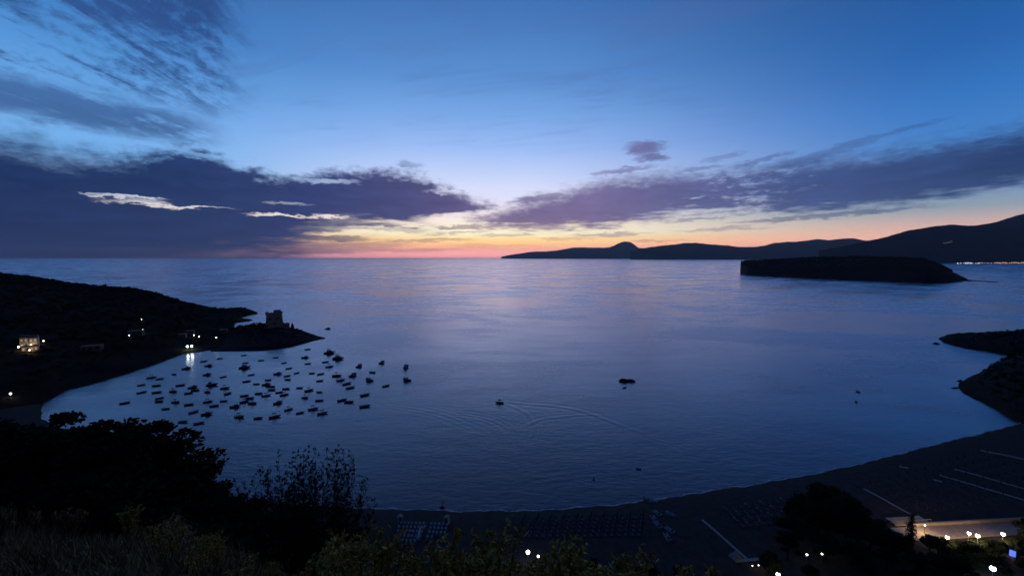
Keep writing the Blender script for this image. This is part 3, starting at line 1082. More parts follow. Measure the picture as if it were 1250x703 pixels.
def rail(parent, L, B, H):
    m = MB()
    for s in (-1, 1):
        m.tube([(0.12 * L, s * B * 0.46, H * 0.85 + 0.45), (0.30 * L, s * B * 0.34, H * 0.95 + 0.45), (0.46 * L, s * B * 0.06, H * 1.05 + 0.42)], 0.018, 5)
        for x, y in ((0.12, 0.46), (0.30, 0.34), (0.44, 0.10)):
            m.tube([(x * L, s * B * y, H * 0.8), (x * L, s * B * y, H * 0.9 + 0.46)], 0.015, 5)
    m.build('bow_rail', M['metal'], parent)


def open_boat(colour, motor=True):
    t = empty('open_boat')
    hull_mesh(5.0, 1.9, 0.85).build('hull', colour, t, True)
    thwarts(t, 5.0, 1.9, 0.85, M['wood'], (-0.28, 0.0, 0.22))
    if motor: outboard(t, 5.0, 0.85, M['motor'])
    return t


def console_boat(colour, canvas):
    t = empty('console_boat')
    hull_mesh(5.8, 2.2, 1.0).build('hull', colour, t, True)
    c = MB().box(-0.35, 0.45, -0.45, 0.45, 0.35, 1.25, 0.8).build('console', M['white'], t)
    MB().add([(0.30, -0.4, 1.26), (0.30, 0.4, 1.26), (0.12, 0.34, 1.66), (0.12, -0.34, 1.66), (0.26, -0.4, 1.26), (0.26, 0.4, 1.26), (0.08, 0.34, 1.66), (0.08, -0.34, 1.66)],
             [(0, 1, 2, 3), (7, 6, 5, 4), (0, 4, 5, 1), (1, 5, 6, 2), (2, 6, 7, 3), (3, 7, 4, 0)]).build('windscreen', M['glass'], c)
    thwarts(t, 5.8, 2.2, 1.0, M['grey'], (-0.22,))
    bimini(t, 5.8, 2.2, 1.0, canvas)
    outboard(t, 5.8, 1.0, M['motor'])
    return t


def cabin_boat(colour):
    t = empty('cabin_boat')
    hull_mesh(6.4, 2.4, 1.15).build('hull', colour, t, True)
    cabin(t, -0.6, 1.9, 0.85, 0.75, 2.0, M['white'])
    thwarts(t, 6.4, 2.4, 1.15, M['wood'], (-0.30,))
    rail(t, 6.4, 2.4, 1.15)
    outboard(t, 6.4, 1.15, M['motor'])
    return t


def motor_yacht(colour):
    t = empty('motor_yacht')
    hull_mesh(9.5, 3.2, 1.7, floor=0.6).build('hull', colour, t, True)
    cabin(t, -2.4, 2.9, 1.25, 1.3, 2.75, M['white'], 1.0)
    MB().box(-2.2, 0.6, -1.15, 1.15, 2.822, 3.35, 0.86).build('flybridge', M['white'], t)
    bimini(t, 9.5, 2.8, 3.0, M['canvas'], -0.22, 0.05, 1.6)
    MB().box(-5.25, -4.5, -1.3, 1.3, 0.25, 0.35).build('bathing_platform', M['wood'], t)
    rail(t, 9.5, 3.2, 1.75)
    m = MB()
    m.tube([(-1.9, 0, 3.3), (-1.9, 0, 6.0)], 0.03, 5)
    m.build('aerial', M['metal'], t)
    return t


def fishing_boat(colour):
    t = empty('fishing_boat')
    hull_mesh(7.6, 2.7, 1.35, sheer=0.45).build('hull', colour, t, True)
    cabin(t, -2.2, -0.1, 0.8, 0.8, 2.6, M['white'], 0.2, 'wheelhouse')
    m = MB()
    m.tube([(0.6, 0, 0.5), (0.55, 0, 5.6)], [0.07, 0.04], 6)
    m.tube([(0.6, 0, 2.0), (-1.6, 0, 3.9)], 0.035, 5)
    m.build('mast', M['wood'], t)
    thwarts(t, 7.6, 2.7, 1.35, M['wood'], (0.14,))
    return t


PROTO = {
    'rowing': (open_boat(M['navy']), 'low open rowing boat'),
    'wooden': (open_boat(M['wood']), 'brown open wooden boat with a motor'),
    'skiff': (open_boat(M['blue']), 'blue open skiff with a motor'),
    'red': (open_boat(M['red']), 'dull red open boat with a motor'),
    'pale': (open_boat(M['grey']), 'grey open boat with a motor'),
    'console': (console_boat(M['navy'], M['green']), 'motorboat with a dark sun canopy'),
    'console_pale': (console_boat(M['grey'], M['canvas']), 'motorboat with a pale sun canopy'),
    'cabin': (cabin_boat(M['navy']), 'small cabin boat with a bow rail'),
    'yacht': (motor_yacht(M['navy']), 'big motor yacht with a flybridge'),
    'fishing': (fishing_boat(M['blue']), 'fishing boat with a mast and wheelhouse'),
}
USED = set()
BOATS = '''227.6 449 C|255 445.7 C|268.5 436.7|249 440|298 432.7|319 439|300 442|299 448 Y|337 435.5|307 456.6 K|253 456.6 C|273 459 K|213 456|185.4 460 K|195.4 461.6|172.9 469 K|191.4 469.8|173.5 478|191.8 478
195.4 485|194.6 489 R|153 491|202.7 498 K|220.7 469.4|235.6 472 C|211.7 477 K|230.6 479|238.6 475.5 K|259 469 F|253.5 477.5 K|274.9 473 K|278.5 479.5 K|214.7 490 K|231 493 K|254 489.5 K|262 494.5|273.5 488.5|287 495.5 C
298.8 482|305.3 485|298.8 489.5 K|308.3 491.4 K|301.4 464.6|313.3 467.8|327.7 463 K|325.7 468.8 C|332.2 471|332.2 475 R|316.3 479.5|325.3 482 K|339.3 455.6 C|375.8 425.5 K|372.6 435.7 C|402.4 430 Y|413 437 Y|397.7 440.9
402.4 446.8 K|376.2 443|438.7 446.2 C|466.4 442 C|496 447.5 F|496.3 463.3 C|455 453.7|450.5 463.5 C|471.4 470.3|431.2 457.5 C|411.4 458 K|416.3 463.3 K|423.8 467.5|428 472.4|445.8 481.4|445.8 495.3|418 487.6 K|426.5 490|393.9 503.8 K
382.8 498.5 K|390.3 488 K|390.3 477.8|377.5 475.8 K|372.6 484.6 K|366.2 472.6|390.7 463.9|381 454.7|391.8 455.6|362.5 454.3|352.9 448.7|347 442|350.8 458|351.6 462.4 R|349.5 473.7|341 478|347.4 481 K|339.5 491 C|352.7 499 K
366.8 503|335.8 508 K|315.6 509.5 K|236.8 502|252.7 504.6 C|292.6 508 K|243.5 515.6|223.8 513.9|400.3 400.5 C'''.replace('\n', '|').split('|')


def build_boats():
    rg = random.Random(12)
    items = []
    for s in BOATS:
        q = s.split()
        px, py = float(q[0]), float(q[1])
        k = q[2] if len(q) > 2 else ''
        kind = {'Y': 'yacht', 'F': 'fishing', 'C': 'cabin', 'R': 'red', 'K': rg.choice(['console', 'console', 'console_pale', 'pale', 'wooden'])}.get(k) or rg.choice(['rowing', 'wooden', 'skiff', 'pale', 'rowing'])
        items.append([px, py, kind])
    # rows from the beach outwards for the words on each boat
    items.sort(key=lambda b: -b[1])
    rows = [items[i:i + 11] for i in range(0, len(items), 11)]
    for ri, row in enumerate(rows):
        row.sort(key=lambda b: b[0])
        for ci, (px, py, kind) in enumerate(row):
            proto, words = PROTO[kind]
            if kind in USED:
                o = copy_tree(proto)
            else:
                o = proto
                USED.add(kind)
            p = P(px, py + 1.2, z=0)
            o.location = (p[0], p[1], 0.02)
            o.rotation_euler = (R(rg.uniform(-2, 2)), R(rg.uniform(-1.5, 1.5)), R(rg.gauss(24, 20)))
            far_k = 1.0 if kind not in ('rowing', 'skiff', 'wooden', 'pale', 'red') else 1.06
            s = far_k * rg.uniform(0.9, 1.12) * {'yacht': 0.72, 'fishing': 0.78, 'cabin': 0.76}.get(kind, 0.74)
            if px > 395: s *= 1.22
            o.scale = (s, s, s)
            if px > 430 and kind in ('cabin', 'fishing'):
                o.rotation_euler[2] = R(rg.uniform(60, 85) if px not in (450.5, 496.3) else 150)
            where = 'in the nearest moored row' if ri == 0 else ('in the farthest moored row' if ri == len(rows) - 1 else 'in the %s moored row' % ORD[ri])
            tag(o, '%s, %s from the left %s' % (words, ORD[ci], where), 'boat', 'boats moored in the bay')
    for k, (proto, _w) in PROTO.items():
        if k not in USED:
            for ch in list(proto.children_recursive) + [proto]:
                bpy.data.objects.remove(ch)


build_boats()


def one_boat(kind, px, py, rz, label, scale=1.0):
    o = copy_tree(PROTO[kind][0])
    p = P(px, py, z=0)
    o.location = (p[0], p[1], 0.03)
    o.rotation_euler = (0, 0, R(rz))
    o.scale = (scale,) * 3
    tag(o, label, 'boat')
    o['group'] = 'boats under way or alone in the bay'
    return o


one_boat('console', 609.5, 492, 172, 'small dark motorboat under way alone, trailing a wake across the bay', 0.72)
one_boat('rowing', 762.5, 473.4, 30, 'tiny dark boat lying just inshore of the black rock', 0.55)
one_boat('rowing', 1047, 478.3, 80, 'tiny dark boat alone on the northern water, farther of two', 0.62)
one_boat('rowing', 1045, 490.8, 60, 'tiny dark boat alone on the northern water, nearer of two', 0.62)
one_boat('rowing', 725, 584.5, 65, 'tiny dark boat alone off the middle of the beach', 0.36)
one_boat('rowing', 779, 572.5, 170, 'tiny dark dinghy making a short ripple off the beach', 0.36)


# ------------------------------------------------------------------ rocks standing in the sea
def sea_rock(px, py, w_, d_, h_, seed, label):
    rg = np.random.default_rng(seed)
    nu, nv = 22, 9
    u, v = np.meshgrid(np.linspace(0, 2 * math.pi, nu, endpoint=False), np.linspace(0, 1, nv))
    rr = np.cos(v * math.pi / 2) ** 0.55 * (1 + 0.22 * np.sin(3 * u + seed) + 0.14 * np.sin(5 * u + 2 * seed + 3 * v))
    X, Y = rr * np.cos(u) * w_, rr * np.sin(u) * d_
    Z = -0.6 + (h_ + 0.6) * v ** 0.8 * (0.8 + 0.25 * np.sin(2 * u + seed)) + 0.12 * h_ * rg.normal(size=X.shape) * (v < 1)
    k = np.arange(nv - 1)[:, None] * nu
    j = np.arange(nu)[None, :]
    f = np.stack([k + j, k + (j + 1) % nu, k + nu + (j + 1) % nu, k + nu + j], -1).reshape(-1, 4)
    o = link('sea_rock', mesh_np('sea_rock', np.stack([X, Y, Z], -1).reshape(-1, 3), f), M['rock'])
    p = P(px, py, z=0)
    o.location = (p[0], p[1], 0)
    return tag(o, label, 'rock', 'rocks standing in the sea')


sea_rock(761, 465.5, 3.2, 1.8, 1.7, 3, 'black rock in the middle of the bay, higher western half')
sea_rock(769.5, 465.5, 3.0, 1.7, 1.4, 9, 'black rock in the middle of the bay, lower northern half')
sea_rock(1142.5, 419.6, 2.9, 2.2, 1.3, 5, 'low dark rock just off the tip of the rocky point')
sea_rock(1172.5, 465.3, 2.4, 1.8, 0.9, 6, 'flat dark rock close under the rocky shore, farther of two')
sea_rock(1165.5, 473.6, 3.0, 1.5, 0.6, 7, 'long flat rock awash off the rocky shore, nearer of two')
sea_rock(1182, 343.2, 9, 6, 2.6, 8, 'low rock at the tail of the island')


# ------------------------------------------------------------------ old stone tower
def build_tower():
    b = P(335.5, 399.4, Y=385)
    t = empty('stone_tower', (b[0], b[1], b[2] - 1.0), R(28))
    tag(t, 'old square stone watchtower standing on the dark rocky cape', 'tower')
    def walls(hx, hy, z0, z1, batter, openings=()):
        m = MB()
        hb = [(-hx * batter, -hy * batter), (hx * batter, -hy * batter), (hx * batter, hy * batter), (-hx * batter, hy * batter)]
        ht = [(-hx, -hy), (hx, -hy), (hx, hy), (-hx, hy)]
        n = 7
        v, f = [], []
        for i in range(n):
            s = i / (n - 1)
            for a, c in zip(hb, ht):
                v.append((a[0] + (c[0] - a[0]) * s, a[1] + (c[1] - a[1]) * s, z0 + (z1 - z0) * s))
        for i in range(n - 1):
            for k in range(4):
                f.append((i * 4 + k, i * 4 + (k + 1) % 4, i * 4 + 4 + (k + 1) % 4, i * 4 + 4 + k))
        f.append(tuple(range((n - 1) * 4, n * 4)))
        return m.add(v, f)
    w_ = walls(6.3, 6.3, 0, 14.2, 1.17).build('wall', M['stone'], t)
    # broken parapet: corbels, merlons of unequal height
    m = MB()
    rg = random.Random(3)
    for s in (-1, 1):
        m.box(-6.75, 6.75, s * 6.35 - 0.4, s * 6.35 + 0.4, 14.21, 14.8)
        m.box(s * 6.35 - 0.4, s * 6.35 + 0.4, -5.9, 5.9, 14.215, 14.805)
    m.build('cornice', M['stone'], t)
    for i, (x, y) in enumerate([(-6.2, -6.2), (-2.2, -6.2), (2.2, -6.2), (6.2, -6.2), (6.2, -2), (6.2, 2), (6.2, 6.2), (-6.2, -2), (-6.2, 2), (-6.2, 6.2), (0, 6.2)]):
        MB().box(x - 0.9, x + 0.9, y - 0.42, y + 0.42, 14.81, 15.5 + rg.uniform(0, 0.9)).build('merlon', M['stone'], t)
    MB().box(-0.5, 5.6, 0.3, 5.6, 14.22, 17.4, 0.96).build('stair_turret', M['stone'], t)
    for x, z, w2, h2 in ((-3.2, 9.6, 0.8, 1.5), (2.6, 9.8, 0.8, 1.5), (0.2, 4.6, 1.1, 2.1)):
        k = 6.3 * (1.17 - 0.17 * z / 14.2)
        o = MB().box(x - w2, x + w2, -k - 0.16, -k + 0.4, z, z + h2).build('window', M['dark'], t)
        MB().box(x - w2 - 0.3, x + w2 + 0.3, -k - 0.24, -k + 0.3, z - 0.32, z - 0.02).build('sill', M['stone'], o)
        k2 = k
        MB().box(-k2 - 0.16, -k2 + 0.4, x - w2, x + w2, z + 0.4, z + h2 + 0.4).build('window', M['dark'], t)
    # ruined annex to the north
    a = P(349, 400.2, Y=386)
    r = empty('ruined_house', (a[0], a[1], a[2] - 0.8), R(28))
    tag(r, 'low ruined stone house beside the old watchtower', 'ruin')
    m = MB()
    m.box(-3.2, 3.2, -2.6, -2.0, 0, 5.6); m.box(-3.2, -2.6, -1.99, 2.0, 0, 6.4); m.box(2.6, 3.2, -1.99, 2.0, 0, 4.7); m.box(-3.2, 3.2, 2.001, 2.6, 0, 5.4)
    m.box(-3.2, -1.4, -2.61, -2.02, 5.6, 6.6); m.box(0.4, 1.6, -2.61, -2.02, 5.6, 6.2)
    m.build('wall', M['stone'], r)
    MB().box(-0.6, 0.6, -2.72, -2.3, 2.6, 4.0).build('window', M['dark'], r)
    p = P(357, 401.5, Y=384)
    st = MB()
    st.prism([(-1.6, -1.3), (1.5, -1.2), (1.7, 1.1), (-1.2, 1.5)], 0, 5.2, 0.45)
    st.prism([(-0.7, -0.6), (0.6, -0.6), (0.7, 0.6), (-0.6, 0.6)], 5.2, 6.6, 0.4)
    o = st.build('rock_stack', M['rock'])
    o.location = (p[0], p[1], p[2] - 0.8)
    tag(o, 'dark pointed rock rising beside the ruined house on the cape', 'rock')


build_tower()


# ------------------------------------------------------------------ trees
def tree_proto(name, kind, seed, leaf):
    """Trunk with limbs and a crown of leaf clumps; about 8 m tall; returns the two meshes."""
    rg = np.random.default_rng(seed)
    m = MB()
    clumps = []
    if kind == 'broad':
        H = 8.0
        m.tube([(0, 0, -0.8), (0.1, 0.05, 1.2), (0.25, -0.1, 2.8), (0.1, 0.1, 4.6)], [0.30, 0.24, 0.19, 0.10], 7)
        for i in range(9):
            a = i * 2.4 + rg.uniform(-.4, .4)
            z0 = rg.uniform(1.6, 4.2)
            L = rg.uniform(1.5, 2.9)
            up = rg.uniform(0.5, 1.3)
            e = np.array((math.cos(a) * L, math.sin(a) * L, z0 + up * L * 0.8))
            m.tube([(0.15, 0, z0), (e[0] * .5, e[1] * .5, z0 + up * L * .3), tuple(e)], [0.12, 0.08, 0.03], 5)
            clumps.append((e, rg.uniform(0.9, 1.5)))
            for _ in range(2):
                q = e * np.array((.8, .8, 1)) + rg.normal(size=3) * 0.5
                clumps.append((q, rg.uniform(0.7, 1.1)))
        clumps += [(np.array((rg.normal() * .7, rg.normal() * .7, z)), 1.1) for z in (5.2, 6.2, 6.9)]
        leaves, size, sq = 210, 0.21, 0.8
    elif kind == 'pine':
        m.tube([(0, 0, -0.8), (0.2, 0, 2.2), (0.1, 0.2, 5.0), (0.4, 0.1, 7.0)], [0.28, 0.22, 0.17, 0.07], 7)
        for i in range(13):
            a = i * 2.4
            z0 = 3.4 + i * 0.28
            L = rg.uniform(1.3, 2.7) * (1 - 0.35 * i / 13)
            e = np.array((math.cos(a) * L, math.sin(a) * L, z0 + 0.8))
            m.tube([(0.2, 0.1, z0), tuple((e + np.array((0, 0, -0.3))) * np.array((.6, .6, 1))), tuple(e)], [0.09, 0.06, 0.025], 5)
            clumps.append((e, rg.uniform(0.6, 1.05)))
            clumps.append((e * np.array((.6, .6, 1)) + rg.normal(size=3) * .3, 0.7))
        clumps.append((np.array((0.4, 0.1, 7.4)), 0.9))
        leaves, size, sq = 170, 0.20, 0.55
    elif kind == 'cypress':
        m.tube([(0, 0, -0.6), (0, 0, 4), (0.05, 0, 8.0)], [0.20, 0.13, 0.03], 6)
        for i in range(30):
            s = i / 29
            a = i * 2.4
            r = 0.95 * (math.sin(min(1, (s + 0.08) * 2.2) * math.pi / 2)) * (1 - s) ** 0.6 + 0.08
            z = 0.7 + 7.3 * s
            clumps.append((np.array((math.cos(a) * r * .55, math.sin(a) * r * .55, z)), 0.25 + r * 0.6))
            if i % 3 == 0:
                m.tube([(0, 0, z - .3), (math.cos(a) * r * .6, math.sin(a) * r * .6, z + .15)], [0.05, 0.02], 4)
        leaves, size, sq = 130, 0.15, 1.25
    else:  # conifer with open tiers
        m.tube([(0, 0, -0.6), (0, 0, 4), (0, 0.05, 8.2)], [0.22, 0.14, 0.02], 6)
        for i in range(44):
            s = i / 43
            a = i * 2.4
            r = 2.1 * (1 - s) ** 0.85 * rg.uniform(0.75, 1.1) + 0.05
            z = 1.0 + 7.1 * s
            e = np.array((math.cos(a) * r, math.sin(a) * r, z + 0.12 * r))
            m.tube([(0, 0, z), tuple(e)], [0.05, 0.015], 4)
            for q in (0.5, 0.85):
                clumps.append((np.array((e[0] * q, e[1] * q, z + 0.1 * r)), 0.20 + 0.26 * r * 0.7))
        leaves, size, sq = 46, 0.16, 0.55
    trunk = m.mesh('trunk', True)
    trunk.materials.append(M['bark'])
    cs, n = [], 0
    for c, r in clumps:
        k = max(12, int(leaves * (r / 1.0) ** 1.4))
        cs.append(c + shell(rg, k, sq, 0.25) * r)
    cs = np.concatenate(cs)
    v, f = leaf_quads(rg, cs, len(cs), size, 0.55)
    crown = mesh_np('crown', v, f)
    crown.materials.append(leaf)
    return trunk, crown


TREES = {
    'broad': [tree_proto('b', 'broad', s, M['leaf']) for s in (1, 2, 3)],
    'pine': [tree_proto('p', 'pine', s, M['pine']) for s in (4, 5)],
    'cypress': [tree_proto('c', 'cypress', 6, M['pine'])],
    'conifer': [tree_proto('k', 'conifer', 7, M['pine'])],
}
NAMES = {'broad': 'broadleaf_tree', 'pine': 'pine_tree', 'cypress': 'cypress_tree', 'conifer': 'conifer_tree'}


def plant_tree(kind, x, y, z, h, label, group, wide=1.0, rz=None, i=0):
    tr, cr = TREES[kind][i % len(TREES[kind])]
    t = empty(NAMES[kind], (x, y, z), random.uniform(0, 6.28) if rz is None else rz)
    s = h / 8.3
    t.scale = (s * wide, s * wide, s)
    link('trunk', tr, None, t)
    link('crown', cr, None, t)
    return tag(t, label, 'tree', group)


def foot_for(px, py, h, lo=9.0, hi=150.0):
    """Forward distance at which a tree of height h on the slope reaches up to this sight line."""
    d = direction(px, py)
    Y = np.arange(lo, hi, 0.5)
    k = Y / d[1]
    x = d[0] * k
    top = EYE + d[2] * k
    g = np.maximum(hill_z(x, Y), 2.3)
    gap = top - g
    i = int(np.argmin(np.abs(gap - h)))
    return x[i], Y[i], g[i], gap[i]


# the dark wooded slope south of the viewpoint
SLOPE_TREES = [(-30, 512, 9, 'broad'), (8, 517, 8.5, 'broad'), (38, 524, 8, 'broad'), (66, 529, 7.5, 'broad'), (88, 513, 9.5, 'conifer'), (108, 528, 8, 'pine'), (132, 530, 8.5, 'broad'), (156, 529, 9, 'broad'), (177, 541, 8, 'broad'),
               (192, 553, 7, 'pine'), (211, 551, 8.5, 'broad'), (228, 553, 8, 'broad'), (240, 570, 7, 'broad'), (256, 580, 6.5, 'broad'), (268, 584, 7, 'conifer'), (284, 597, 6, 'pine'), (298, 598, 6.5, 'broad'), (312, 597, 6.5, 'conifer')]
def build_slope_trees():
    n = 0
    for i, (px, py, h, kind) in enumerate(SLOPE_TREES):
        py += 7 if px <= 200 else 9
        h *= 0.85 if px <= 200 else 0.72
        x, y, z, gap = foot_for(px, py, h)
        hh = max(gap, 2.5)
        plant_tree(kind, x, y, z, hh, '%s, %s from the left on the wooded skyline' % ({'broad': 'dark round-crowned tree', 'pine': 'dark shaggy pine', 'conifer': 'dark spiky conifer', 'cypress': 'dark cypress'}[kind], ORD[i]), 'trees along the wooded slope', 1.12 if px <= 180 else 0.95, None, i)
    rg = random.Random(4)
    for ri, (y0, x0, x1, st) in enumerate(((566, -40, 205, 40), (598, -60, 285, 38), (626, -50, 335, 40))):
        k = 0
        px = x0
        while px < x1:
            x, y, z, gap = foot_for(px + rg.uniform(-8, 8), y0 + rg.uniform(-8, 8), 5.5 - ri * 0.8, 7.0)
            plant_tree(rg.choice(['broad', 'broad', 'pine']), x, y, z, min(max(gap, 2.0), 6.5), 'dark bushy tree, %s from the left, %s row of the wooded slope' % (ORD[k], ('second', 'third', 'fourth')[ri]), 'trees lower on the wooded slope', 1.3, None, k)
            k += 1
            px += st


build_slope_trees()

# dark trees between the slope and the beach, on the flat ground
FLAT_TREES = [(338, 628, 5, 'broad'), (372, 640, 5, 'broad'), (410, 636, 5, 'broad'), (440, 642, 4.6, 'broad'), (466, 668, 4, 'pine'), (505, 676, 3.6, 'broad'), (545, 680, 3.4, 'broad'), (585, 678, 3.6, 'pine'), (622, 684, 3.2, 'broad'), (690, 684, 3.4, 'broad'), (725, 682, 3.5, 'pine'),
              (760, 685, 3.4, 'broad'), (795, 688, 3.4, 'broad'), (830, 690, 3.4, 'broad'), (868, 693, 3.4, 'pine'), (940, 672, 5.5, 'broad'), (962, 650, 7, 'pine'), (972, 628, 8.5, 'broad'), (985, 600, 12, 'broad'), (1003, 588, 14, 'broad'), (1020, 594, 12.5, 'broad'), (1036, 607, 11, 'broad'), (1050, 617, 10, 'broad'),
              (1064, 630, 9, 'broad'), (1080, 642, 7, 'broad'), (1098, 648, 6, 'broad'), (1114, 626, 9, 'cypress'), (1136, 651, 4.5, 'broad'), (1146, 653, 5, 'broad'), (1010, 650, 7, 'broad'), (1050, 662, 6.5, 'broad'), (1085, 668, 6, 'pine'), (1120, 672, 5.5, 'broad'), (1152, 674, 5, 'broad'), (1176, 678, 4.6, 'broad'),
              (1205, 664, 3.0, 'broad'), (1240, 662, 3.0, 'broad'), (1168, 664, 3.2, 'broad'), (1222, 664, 2.8, 'broad'), (1256, 661, 3.0, 'broad'), (1190, 680, 3.0, 'broad'), (1228, 690, 2.6, 'broad'), (1252, 682, 3.0, 'broad'), (1170, 688, 3.2, 'broad'), (1190, 697, 2.6, 'broad'), (1262, 632, 7, 'broad'), (990, 688, 4, 'broad'), (1060, 690, 4, 'pine'), (1110, 693, 4, 'broad'), (1150, 694, 3.6, 'broad')]
def build_flat_trees():
    order = sorted(range(len(FLAT_TREES)), key=lambda i: FLAT_TREES[i][0])
    for n, i in enumerate(order):
        px, py, h, kind = FLAT_TREES[i]
        x, y, z, gap = foot_for(px, py, h, 60.0, 104.0)
        words = {'broad': 'dark round tree', 'pine': 'dark shaggy pine', 'cypress': 'single pointed cypress', 'conifer': 'dark conifer'}[kind]
        where = 'in the belt of trees behind the beach' if px < 900 else 'in the dark grove by the promenade'
        k = n if px < 900 else n - sum(1 for t in FLAT_TREES if t[0] < 900)
        label = 'single pointed cypress dark against the lit sand and promenade' if kind == 'cypress' else '%s, %s from the left %s' % (words, ORD[k], where)
        plant_tree(kind, x, y, z, max(gap, 2.0), label, 'trees behind the beach', 1.0 if kind == 'cypress' else 1.15, None, i)


build_flat_trees()

# single trees that break the skyline of the headland and stand on the cape
for i, (px, py, h, kind) in enumerate(((103, 350.5, 5, 'broad'), (128, 352.5, 6, 'pine'), (216, 369, 6, 'pine'), (236, 374, 5, 'broad'), (262, 378, 4.5, 'broad'), (178, 358, 4, 'broad'), (62, 345, 4, 'pine'), (196, 362, 3.5, 'broad'))):
    p = hit(px, py)
    plant_tree(kind, p[0], p[1], p[2] - 0.2, h, 'dark tree on the headland skyline, %s going seaward' % ORD[sorted([103, 128, 216, 236, 262, 178, 62, 196]).index(px)], 'trees on the headland skyline', 1.3, None, i)
for i, (px, py, h) in enumerate(((284, 404, 4.4), (293, 402.5, 5.6), (302, 401.5, 5.2), (310, 400.5, 5.8), (317, 400.5, 6.4), (323, 400.5, 5.6), (362, 404, 3.2), (367, 405.5, 3.0), (288, 403.5, 4.0), (297, 402, 4.6), (306, 401, 5.0), (327, 400.5, 4.2), (374, 408, 2.4), (381, 410.5, 1.8))):
    p = hit(px, py)
    plant_tree('broad', p[0], p[1], p[2] - 0.2, h, 'dark tree on the rocky cape, %s going seaward' % ORD[i], 'trees on the cape by the tower', 1.35, None, i)


# ------------------------------------------------------------------ wispy tall shrub on the near slope
def build_wispy():
    rg = np.random.default_rng(8)
    x0, y0, z0, gap = foot_for(378, 556, 6.2, 7.0, 40.0)
    t = empty('tamarisk', (x0, y0, z0))
    tag(t, 'tall wispy tamarisk with thin upright twigs standing before the sea', 'shrub')
    tr = MB()
    leaf_c = []
    half = gap * 0.42
    for i in range(130):
        s = rg.uniform(-1, 1)
        d = rg.uniform(-1, 1)
        h = gap * (0.98 - 0.24 * max(0, s - 0.35) - 0.10 * abs(s) + rg.uniform(-0.22, 0.05)) * (1.0 if i % 3 else 0.7)
        if -0.95 < s < -0.25: h *= 0.96
        b = np.array((s * half * 0.25, d * 0.4, 0))
        e = np.array((s * half, d * half * 0.6, h))
        c = (b + e) / 2 + np.array((s * half * 0.28, 0, 0.1))
        pts = [b * (1 - q) ** 2 + 2 * q * (1 - q) * c + q * q * e + np.append(rg.normal(size=2) * 0.02, 0) for q in np.linspace(0, 1, 8)]
        tr.tube([tuple(p) for p in pts], np.linspace(0.022, 0.004, 8), 4)
        for q in np.linspace(0.25, 1.0, 20):
            p = b * (1 - q) ** 2 + 2 * q * (1 - q) * c + q * q * e
            L = rg.uniform(0.15, 0.85) * (1.1 - 0.78 * q)
            a = rg.uniform(0, 6.28)
            w_ = p + np.array((math.cos(a) * L * 0.95, math.sin(a) * L * 0.95, L * 0.75))
            tr.tube([tuple(p), tuple(w_)], [0.006, 0.003], 3, False)
            for k in range(14):
                leaf_c.append(p + (w_ - p) * rg.uniform(0.2, 1.05) + rg.normal(size=3) * 0.03)
    tr.build('twig', M['bark'], t)
    c = np.array(leaf_c)
    v, f = leaf_quads(rg, c, len(c), 0.056, 0.30, 1.2)
    tag(link('foliage', mesh_np('foliage', v, f), M['leaf'], t), kind='stuff')


build_wispy()


# ------------------------------------------------------------------ flowering weeds close to the viewpoint
def weed_proto(seed, h):
    rg = np.random.default_rng(seed)
    st, cs, up = MB(), [], []
    for i in range(7):
        a = rg.uniform(0, 6.28)
        lean = rg.uniform(0.05, 0.38) * h
        b = np.array((math.cos(a) * 0.05, math.sin(a) * 0.05, -0.1))
        e = np.array((math.cos(a) * lean, math.sin(a) * lean, h * rg.uniform(0.7, 1.0)))
        c = (b + e) / 2 + np.array((0, 0, 0.12 * h))
        f = lambda q: b * (1 - q) ** 2 + 2 * q * (1 - q) * c + q * q * e
        st.tube([tuple(f(q)) for q in np.linspace(0, 1, 6)], np.linspace(0.013, 0.005, 6), 5)
        for q in np.linspace(0.35, 0.96, 14):
            p = f(q)
            for k in range(4):
                a2 = rg.uniform(0, 6.28)
                cs.append(p + np.array((math.cos(a2), math.sin(a2), 0.25)) * rg.uniform(0.02, 0.06))
        for k in range(9):
            a2 = k * 2.4
            tip = f(0.97) + np.array((math.cos(a2) * 0.09, math.sin(a2) * 0.09, rg.uniform(0.0, 0.13)))
            st.tube([tuple(f(0.93)), tuple(tip)], [0.004, 0.003], 3, False)
            for _ in range(6):
                cs.append(tip + rg.normal(size=3) * 0.020)
    stem = st.mesh('stem', True)
    stem.materials.append(M['weedstem'])
    cs = np.array(cs)
    v, f = leaf_quads(rg, cs, len(cs), 0.034, 0.42, 0.5)
    fo = mesh_np('foliage', v, f)
    fo.materials.append(M['weed'])
    return stem, fo


